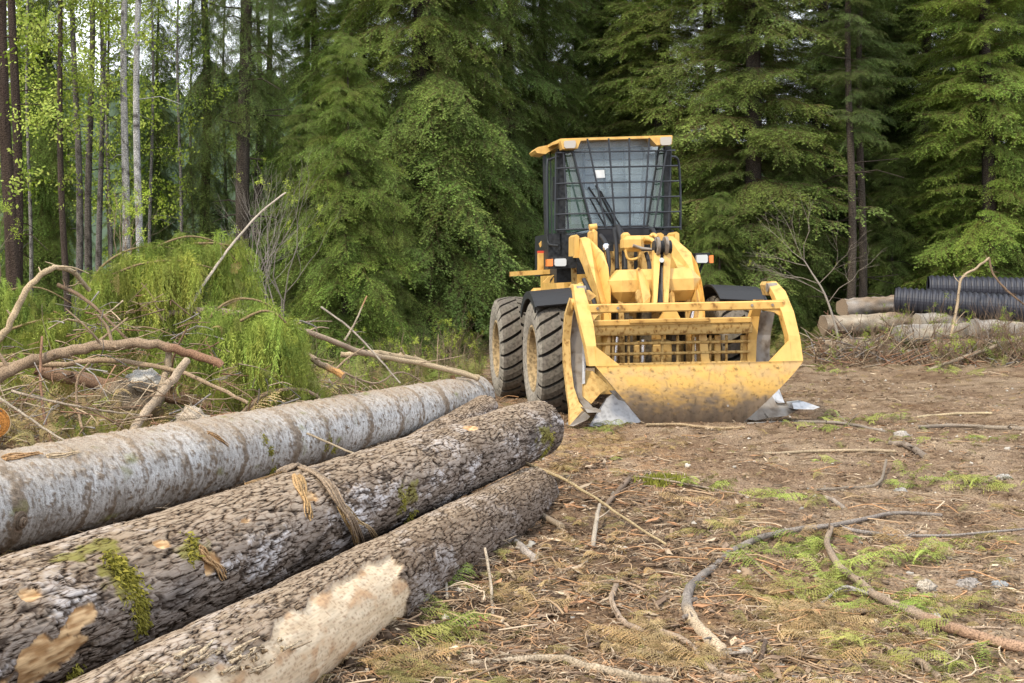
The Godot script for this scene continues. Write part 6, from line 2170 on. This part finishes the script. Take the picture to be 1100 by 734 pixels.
func build_litter():
	# sticks that can be told apart
	for q in [
		["thick grey branch curved like a hook, peeled at its near end", [[1012, 556, 0.02], [960, 558, 0.02], [900, 569, 0.03], [840, 577, 0.03], [800, 590, 0.03], [762, 612, 0.02], [741, 636, 0.02], [738, 656, 0.02], [748, 676, 0.02], [764, 694, 0.02], [779, 706, 0.01]], 0.009, 0.026, Color(0.31, 0.265, 0.23), 7, Color(0.58, 0.45, 0.31)],
		["grey stick lying level above the forked branch on the right", [[905, 572, 0.02], [950, 578, 0.02], [1010, 578, 0.02], [1100, 573, 0.02]], 0.010, 0.006, Color(0.34, 0.30, 0.27), 3, null],
		["forked tan branch bending down from the green fronds to the right edge", [[893, 574, 0.04], [888, 590, 0.05], [897, 612, 0.05], [924, 636, 0.04], [950, 652, 0.03], [990, 670, 0.02], [1040, 686, 0.02], [1112, 705, 0.02]], 0.013, 0.021, Color(0.40, 0.30, 0.215), 5, Color(0.42, 0.27, 0.18)],
		["grey fork of the tan branch reaching left among the fronds", [[955, 652, 0.03], [930, 645, 0.05], [905, 640, 0.04], [880, 655, 0.02]], 0.010, 0.005, Color(0.42, 0.38, 0.34), 2, null],
		["short dark stick under the tan forked branch", [[872, 652, 0.01], [905, 658, 0.01], [945, 660, 0.01]], 0.012, 0.012, Color(0.26, 0.20, 0.15), 0, null],
		["thin wiry twig running down through the fronds to the bottom edge", [[795, 592, 0.02], [830, 625, 0.02], [868, 655, 0.02], [900, 690, 0.02], [935, 736, 0.02]], 0.005, 0.004, Color(0.38, 0.29, 0.20), 3, null],
		["smooth pale stick lying at the bottom edge of the photo", [[502, 720, 0.02], [560, 717, 0.03], [600, 716, 0.03], [640, 724, 0.02], [722, 740, 0.02]], 0.012, 0.016, Color(0.45, 0.36, 0.26), 2, null],
		["long yellow twig springing from the peeled log to the right", [[487, 527, 0.22], [520, 524, 0.22], [560, 528, 0.20], [600, 536, 0.16], [640, 550, 0.10], [672, 566, 0.05], [716, 590, 0.02]], 0.011, 0.006, Color(0.52, 0.40, 0.23), 5, null],
		["stout short stick beside the far end of the peeled log, left one", [[524, 536, 0.05], [548, 545, 0.04], [575, 556, 0.02], [604, 569, 0.01]], 0.021, 0.018, Color(0.36, 0.28, 0.20), 1, null],
		["pale short stick crossing the stout one", [[552, 530, 0.09], [562, 542, 0.07], [573, 553, 0.05]], 0.016, 0.014, Color(0.50, 0.40, 0.27), 0, null],
		["dark twig leaning left from the stout short stick", [[574, 546, 0.05], [545, 560, 0.06], [530, 572, 0.05], [518, 586, 0.02]], 0.010, 0.006, Color(0.20, 0.15, 0.11), 2, null],
		["pale rounded piece of wood on the dark soil", [[554, 585, 0.01], [564, 596, 0.02], [577, 606, 0.01]], 0.016, 0.022, Color(0.42, 0.36, 0.31), 0, null],
		["thick broken stick leaning against the peeled log", [[482, 616, 0.02], [492, 602, 0.08], [505, 586, 0.14]], 0.022, 0.020, Color(0.33, 0.27, 0.22), 0, null],
		["thin pale twig standing upright beside the peeled log", [[480, 644, 0.0], [474, 615, 0.16], [472, 590, 0.30], [476, 560, 0.44], [478, 540, 0.52]], 0.006, 0.003, Color(0.50, 0.43, 0.35), 8, null],
		["curled tan root on the soil left of the hook-shaped branch", [[662, 632, 0.02], [657, 650, 0.03], [664, 668, 0.03], [684, 678, 0.02], [730, 690, 0.02], [770, 728, 0.02], [800, 745, 0.02]], 0.011, 0.012, Color(0.44, 0.33, 0.24), 4, null],
		["arched thin twig right of the curled root", [[608, 640, 0.01], [650, 634, 0.04], [690, 640, 0.04], [708, 656, 0.01]], 0.006, 0.005, Color(0.38, 0.27, 0.18), 3, null],
		["weathered stick lying in front of the bucket on the right", [[800, 457, 0.01], [850, 455, 0.02], [900, 457, 0.02], [952, 465, 0.01]], 0.018, 0.012, Color(0.36, 0.31, 0.26), 3, null],
		["long grey stick lying level at the right edge, near the bucket's height", [[985, 462, 0.02], [1030, 460, 0.02], [1110, 463, 0.02]], 0.016, 0.02, Color(0.34, 0.28, 0.22), 3, null],
		["pale straight stick lying alone on the bare earth right of the bucket", [[985, 448, 0.01], [1020, 447, 0.02], [1066, 446, 0.01]], 0.014, 0.014, Color(0.56, 0.45, 0.29), 0, null],
		["long pale stick right of the middle of the open ground", [[820, 488, 0.01], [870, 487, 0.02], [930, 485, 0.02], [962, 486, 0.01]], 0.012, 0.012, Color(0.48, 0.38, 0.26), 1, null],
		["short knotted brown stick on the right of the open ground", [[955, 478, 0.02], [975, 482, 0.03], [995, 494, 0.02]], 0.020, 0.026, Color(0.30, 0.24, 0.19), 2, null],
		["thin grey stick with an upturned end in the middle of the right side", [[876, 529, 0.01], [910, 527, 0.02], [943, 523, 0.03], [952, 507, 0.10]], 0.011, 0.009, Color(0.32, 0.26, 0.20), 2, null],
		["short grey stick below the one with an upturned end", [[885, 536, 0.01], [897, 542, 0.02], [908, 549, 0.01]], 0.013, 0.013, Color(0.40, 0.33, 0.27), 0, null],
		["brown stick lying along the foot of the bucket blade", [[694, 459, 0.02], [730, 459, 0.03], [770, 462, 0.02], [800, 461, 0.01]], 0.014, 0.012, Color(0.46, 0.34, 0.21), 3, null],
		["dark bent stick on the rust-coloured crumbs at the bottom", [[818, 690, 0.01], [822, 700, 0.04], [816, 716, 0.01]], 0.008, 0.007, Color(0.17, 0.12, 0.09), 0, null],
		["straight twig lying on the open ground left of the middle", [[660, 512, 0.01], [700, 520, 0.02], [742, 524, 0.02], [800, 534, 0.01]], 0.007, 0.006, Color(0.40, 0.32, 0.24), 3, null],
		["broken dark branch among the crumbs behind the yellow twig", [[648, 549, 0.01], [662, 535, 0.04], [676, 520, 0.04]], 0.013, 0.016, Color(0.26, 0.19, 0.14), 2, null],
		["pale bark piece standing on end near the yellow twig", [[637, 590, 0.0], [640, 572, 0.06], [644, 556, 0.13]], 0.012, 0.010, Color(0.50, 0.42, 0.33), 1, null],
		["twig lying at the right edge below the level grey sticks", [[1000, 474, 0.02], [1050, 478, 0.02], [1106, 484, 0.02]], 0.012, 0.014, Color(0.33, 0.25, 0.18), 3, null],
		["slanting twig in the bottom right corner", [[955, 700, 0.01], [985, 716, 0.02], [1010, 735, 0.02]], 0.014, 0.012, Color(0.36, 0.27, 0.19), 2, null],
		["thin bent twig standing out of the dark soil by the peeled log", [[521, 620, 0.14], [527, 640, 0.07], [529, 664, 0.0]], 0.006, 0.007, Color(0.50, 0.41, 0.31), 1, null]]:
		branch(q[0], px2(q[1], 0.0), q[2] * 1.25, q[3] * 1.25, q[4], q[5], q[6], "stick", "stick")
	# stones
	for q in [[1040, 628, 0.055, "grey angular stone right of the green fronds", Color(0.36, 0.32, 0.29)], [1074, 630, 0.034, "small blue-grey stone beside the angular one", Color(0.40, 0.41, 0.42)], [800, 702, 0.032, "pale stone by the near end of the hook-shaped branch", Color(0.46, 0.41, 0.34)], [995, 634, 0.05, "light stone at the tip of the fronds", Color(0.48, 0.41, 0.33)], [1084, 604, 0.028, "small pale stone near the right edge", Color(0.5, 0.47, 0.43)], [968, 527, 0.045, "flat pale stone at the end of the upturned stick", Color(0.46, 0.43, 0.39)], [968, 470, 0.07, "pale stone beside the knotted brown stick", Color(0.52, 0.47, 0.42)], [1078, 515, 0.05, "pale stone among the fronds at the right edge", Color(0.50, 0.47, 0.43)], [855, 729, 0.014, "tiny white pebble at the bottom edge", Color(0.75, 0.73, 0.7)]]:
		rock("stone", q[3], on_ground(q[0], q[1], q[2] * 0.2), q[2], q[4])
	# rough humps of moss
	var st := SurfaceTool.new()
	st.begin(Mesh.PRIMITIVE_TRIANGLES)
	st.set_smooth_group(-1)
	for k in 1500:
		var p := on_ground(712 + rng.randfn() * 11.0, 518 + rng.randfn() * 2.0, 0.0)
		var e := p + Vector3(rr(-0.02, 0.02), rr(0.01, 0.06), rr(-0.02, 0.02))
		var s := Vector3(rr(-1, 1), 0, rr(-1, 1)).normalized() * 0.008
		st.set_color(Color(0.13, 0.14, 0.025).lerp(Color(0.28, 0.27, 0.05), rng.randf()))
		st.add_vertex(p - s); st.add_vertex(e); st.add_vertex(p + s)
	tag(part("moss_clump", st, M.frond), "dark green moss hump on the bare ground in front of the blade", "moss")
	fine_litter()
	green_litter()


func zone(px: float, py: float, rx: float, ry: float) -> Vector3:
	var a := rr(0, TAU)
	var q := sqrt(rng.randf()) * (0.8 + 0.35 * sin(a * 3.0 + px))
	return on_ground(px + cos(a) * rx * q, py + sin(a) * ry * q, 0.012)


func green_litter():
	var green := Color(0.20, 0.27, 0.055)
	var lime := Color(0.27, 0.33, 0.08)
	var yell := Color(0.30, 0.28, 0.09)
	var dryc := Color(0.40, 0.25, 0.135)
	var xs := [[], [], [], []]
	var cs := [[], [], [], []]
	var dx := [[], [], [], []]
	var dc := [[], [], [], []]
	for q in [[860, 596, 72, 24, 120, green], [905, 625, 74, 34, 150, lime], [965, 655, 42, 26, 80, green], [880, 640, 60, 20, 60, yell], [985, 600, 70, 12, 60, lime], [800, 640, 40, 14, 30, yell], [785, 572, 22, 14, 26, yell], [1000, 660, 40, 14, 36, yell],
		[1030, 520, 60, 11, 90, lime], [985, 514, 20, 9, 30, green], [1075, 520, 40, 8, 40, yell], [836, 536, 46, 6, 40, lime], [745, 522, 40, 4, 30, green], [870, 542, 16, 6, 16, yell], [1060, 590, 40, 14, 30, yell], [950, 700, 50, 16, 46, yell], [1040, 720, 60, 14, 30, lime],
		[920, 452, 60, 8, 70, lime], [860, 458, 30, 5, 40, green], [1045, 475, 60, 6, 46, lime], [965, 470, 40, 7, 30, green], [890, 395, 40, 5, 60, lime], [1010, 400, 40, 6, 50, lime], [650, 462, 24, 5, 40, green], [780, 548, 20, 8, 10, yell], [1078, 655, 16, 10, 12, yell], [470, 660, 26, 30, 44, green], [448, 690, 34, 18, 24, yell], [980, 345, 40, 10, 20, green], [500, 400, 30, 8, 80, lime], [440, 405, 60, 14, 120, green], [885, 490, 40, 10, 16, lime], [640, 500, 30, 8, 8, lime]]:
		for k in int(q[4] * 0.26):
			var p := zone(q[0], q[1], q[2], q[3])
			var i := rng.randi() % 4
			var b := Basis(Vector3.UP, rr(0, TAU)) * Basis(Vector3.BACK, rr(-0.1, 0.35)) * Basis(Vector3.RIGHT, rr(-0.5, 0.5))
			xs[i].append(Transform3D(b.scaled(Vector3.ONE * rr(0.08, 0.27) * (1.0 + 0.02 * maxf(-p.z - 8.0, 0.0))), p))
			cs[i].append((q[5] as Color).lerp(yell, rng.randf() * 0.8) * rr(0.8, 1.45))
	for q in [[868, 668, 60, 18, 130], [900, 690, 50, 22, 60], [830, 640, 50, 14, 40], [690, 700, 70, 24, 70], [640, 480, 50, 16, 90], [610, 500, 30, 20, 60], [760, 710, 50, 16, 30], [640, 600, 70, 50, 60], [700, 480, 60, 10, 50], [1000, 590, 60, 8, 20], [560, 640, 60, 50, 40], [430, 715, 50, 16, 30], [770, 555, 60, 30, 30], [880, 575, 60, 8, 20]]:
		for k in int(q[4] * 0.7):
			var p := zone(q[0], q[1], q[2], q[3])
			var i := rng.randi() % 4
			var b := Basis(Vector3.UP, rr(0, TAU)) * Basis(Vector3.BACK, rr(-0.1, 0.3)) * Basis(Vector3.RIGHT, rr(-0.5, 0.5))
			dx[i].append(Transform3D(b.scaled(Vector3.ONE * rr(0.07, 0.22)), p))
			dc[i].append(dryc.lerp(Color(0.46, 0.33, 0.20), rng.randf()) * rr(0.6, 1.25))
	# thin scatter of dry bits everywhere
	for k in 3000:
		var d := 5.4 + 24.0 * pow(rng.randf(), 1.9)
		var x := rr(-0.42, 0.42) * d
		if rng.randf() > 0.35 + 0.8 * n_patch.get_noise_2d(x * 1.1, d * 1.1 + 70.0): continue
		if gap(x, d) > 0.25: continue
		var p := Vector3(x, gy(x, -d) + 0.012, -d)
		var i := rng.randi() % 4
		var b := Basis(Vector3.UP, rr(0, TAU)) * Basis(Vector3.BACK, rr(-0.1, 0.3)) * Basis(Vector3.RIGHT, rr(-0.5, 0.5))
		dx[i].append(Transform3D(b.scaled(Vector3.ONE * rr(0.06, 0.18)), p))
		dc[i].append(Color(0.36, 0.24, 0.12).lerp(Color(0.30, 0.27, 0.11), rng.randf()) * rr(0.6, 1.2))
	var gr := thing("cedar_fronds", "green cedar fronds strewn in patches over the bare ground", "fronds")
	gr.set_meta("kind", "stuff")
	for i in 4: scatter("frond", fronds[i], M.frond, xs[i], cs[i], gr)
	var dr := thing("dry_fronds", "rust-brown dry fronds and bark shreds trodden into the ground", "fronds")
	dr.set_meta("kind", "stuff")
	for i in 4: scatter("frond", fronds[i], M.frond, dx[i], dc[i], dr)


func fine_litter():
	# twigs, chips, clods and pebbles too many to count
	var kinds := []
	for k in 6:
		var st := begin()
		var bend := rr(0.03, 0.22)
		var pts := smooth_path([Vector3(-0.5, 0, 0), Vector3(-0.15, bend * 0.6, bend), Vector3(0.2, bend * 0.3, bend * 0.5), Vector3(0.5, 0.0, -bend * 0.5)], 2)
		tube(st, pts, 0.018, 0.010, 4, 0.15, true, Color.WHITE)
		if k % 2 == 0: tube(st, [pts[3], pts[3] + Vector3(0.16, 0.08, 0.12)], 0.010, 0.005, 4, 0.0, false, Color.WHITE)
		st.generate_normals()
		kinds.append(st.commit())
	for k in 3:
		var st := begin()
		var p := []
		for i in 7: p.append(Vector3((i / 3.0 - 1.0) if i < 4 else (1.0 - (i - 3) / 2.0), 0.0, rr(0.10, 0.22) * (1.0 if i < 4 else -1.0)))
		for i in range(1, 6):
			var c := [p[0], p[i], p[i + 1]]
			st.set_color(Color.WHITE)
			st.add_vertex(c[0]); st.add_vertex(c[1] + Vector3(0, 0.06, 0)); st.add_vertex(c[2])
			st.set_color(Color.WHITE * 0.8)
			st.add_vertex(c[0] + Vector3(0, -0.08, 0)); st.add_vertex(c[2] + Vector3(0, -0.06, 0)); st.add_vertex(c[1] + Vector3(0, -0.04, 0))
		st.generate_normals()
		kinds.append(st.commit())
	for k in 4:                                                   # shredded bark fibres
		var st := begin()
		for f in 9:
			var a := rr(-0.9, 0.9)
			var p := Vector3(rr(-0.3, 0.3), rr(0.0, 0.08), rr(-0.25, 0.25))
			var d := Vector3(cos(a), rr(-0.05, 0.25), sin(a))
			var l := rr(0.3, 0.8)
			st.set_color(Color.WHITE * rr(0.6, 1.15))
			var s := d.cross(Vector3.UP).normalized() * rr(0.012, 0.04)
			var m := p + d * l * 0.5 + Vector3(rr(-1, 1), rr(0, 1), rr(-1, 1)) * 0.12
			var e := p + d * l + Vector3(rr(-1, 1), -0.5, rr(-1, 1)) * 0.12
			quad(st, p - s * 0.5, m - s, m + s, p + s * 0.5)
			st.add_vertex(m - s); st.add_vertex(e); st.add_vertex(m + s)
		st.generate_normals()
		kinds.append(st.commit())
	for k in 3:
		var st := begin()
		st.set_smooth_group(1)
		var off := Vector3(rr(0, 50), 0, 0)
		var pt := func(i, j):
			var a: float = PI * i / 5.0
			var b: float = TAU * j / 7.0
			var n := Vector3(sin(a) * cos(b), cos(a), sin(a) * sin(b))
			return n * Vector3(1.1, 0.7, 0.9) * (1.0 + 1.3 * n_patch.get_noise_3dv(n * 1.4 + off))
		for i in 5:
			for j in 7:
				st.set_color(Color.WHITE)
				quad(st, pt.call(i, j), pt.call(i, j + 1), pt.call(i + 1, j + 1), pt.call(i + 1, j))
		st.generate_normals()
		kinds.append(st.commit())
	var xs := []
	var cs := []
	for k in kinds.size():
		xs.append([])
		cs.append([])
	for k in 125000:
		var d := 4.6 + 26.0 * pow(rng.randf(), 1.65)
		var x := rr(-0.44, 0.44) * d
		var dens := 0.42 - 0.34 * smoothstep(8.0, 12.0, d) * smoothstep(0.2, 2.0, x) - 0.10 + 1.0 * n_patch.get_noise_2d(x * 0.8, d * 0.8 + 20.0) + 0.5 * bump2(x, -d, 0.6, -8.0, 1.3, 3.5)
		var sort := rng.randf()
		if sort < 0.72 and rng.randf() > dens: continue
		if sort > 0.40 and sort < 0.72 and rng.randf() < 0.45: continue
		if gap(x, d) > 0.25: continue
		var p := Vector3(x, gy(x, -d), -d)
		var w: int
		var s: float
		var col: Color
		var sc := Vector3.ONE
		var grow := 1.0 + 0.012 * maxf(d - 8.0, 0.0)
		if sort < 0.40:
			w = rng.randi() % 6
			s = rr(0.05, 0.17) * (1.0 if rng.randf() < 0.9 else 2.2)
			sc = Vector3(s, s * 0.8, s)
			col = [Color(0.38, 0.265, 0.165), Color(0.27, 0.185, 0.12), Color(0.46, 0.36, 0.255), Color(0.17, 0.12, 0.08), Color(0.40, 0.23, 0.12)][rng.randi() % 5]
			p.y += 0.006
		elif sort < 0.72:
			w = 9 + rng.randi() % 4
			s = rr(0.04, 0.15)
			sc = Vector3(s, s * rr(0.5, 1.2), s)
			col = [Color(0.34, 0.24, 0.15), Color(0.42, 0.33, 0.23), Color(0.27, 0.19, 0.125), Color(0.20, 0.14, 0.095), Color(0.40, 0.245, 0.14)][rng.randi() % 5]
			p.y += 0.004
		elif sort < 0.80:
			w = 6 + rng.randi() % 3
			s = rr(0.012, 0.045) * (1.0 if rng.randf() < 0.93 else 2.0)
			sc = Vector3(s, s * 0.6, s * rr(0.4, 1.0))
			col = [Color(0.55, 0.42, 0.28), Color(0.45, 0.27, 0.14), Color(0.36, 0.27, 0.19), Color(0.62, 0.50, 0.36)][rng.randi() % 4]
			p.y += 0.008
		else:
			w = 13 + rng.randi() % 3
			s = rr(0.005, 0.020) * (1.0 if rng.randf() < 0.96 else 2.0)
			sc = Vector3.ONE * s
			col = soil_color(x, -d) * rr(0.5, 1.05)
			if rng.randf() < 0.03: col = Color(0.36, 0.33, 0.29) * rr(0.7, 1.3)
		var b := Basis(Vector3.UP, rr(0, TAU)) * Basis(Vector3.RIGHT, rr(-0.3, 0.3)) * Basis(Vector3.BACK, rr(-0.15, 0.15))
		xs[w].append(Transform3D(b.scaled_local(sc * grow), p))
		cs[w].append(col * rr(0.8, 1.2))
	# bigger broken bark and rotten wood where the logs were dragged
	for k in 7000:
		var q := rng.randi() % 3
		var x := rr(-0.3, 1.3) if q < 2 else rr(-1.0, 4.0)
		var d := rr(5.4, 13.0) if q < 2 else rr(5.4, 16.0)
		if n_patch.get_noise_2d(x * 1.6 + 90.0, d * 1.6) < (-0.05 if q < 2 else 0.15): continue
		if gap(x, d) > 0.25: continue
		var p := Vector3(x, gy(x, -d) + 0.012, -d)
		var w := 6 + rng.randi() % 3
		var s := rr(0.025, 0.10)
		var b := Basis(Vector3.UP, rr(0, TAU)) * Basis(Vector3.RIGHT, rr(-0.5, 0.5)) * Basis(Vector3.BACK, rr(-0.3, 0.3))
		xs[w].append(Transform3D(b.scaled_local(Vector3(s, s * 0.7, s * rr(0.3, 0.9))), p))
		cs[w].append([Color(0.30, 0.21, 0.14), Color(0.22, 0.155, 0.11), Color(0.36, 0.20, 0.11), Color(0.15, 0.105, 0.075), Color(0.40, 0.31, 0.22)][rng.randi() % 5] * rr(0.8, 1.2))
	var lit := thing("ground_litter", "fine twigs, chips and clods of earth covering the bare ground", "litter")
	lit.set_meta("kind", "stuff")
	for w in kinds.size():
		scatter(["twig", "chip", "fibre", "clod"][0 if w < 6 else (1 if w < 9 else (2 if w < 13 else 3))], kinds[w], M.twig, xs[w], cs[w], lit)
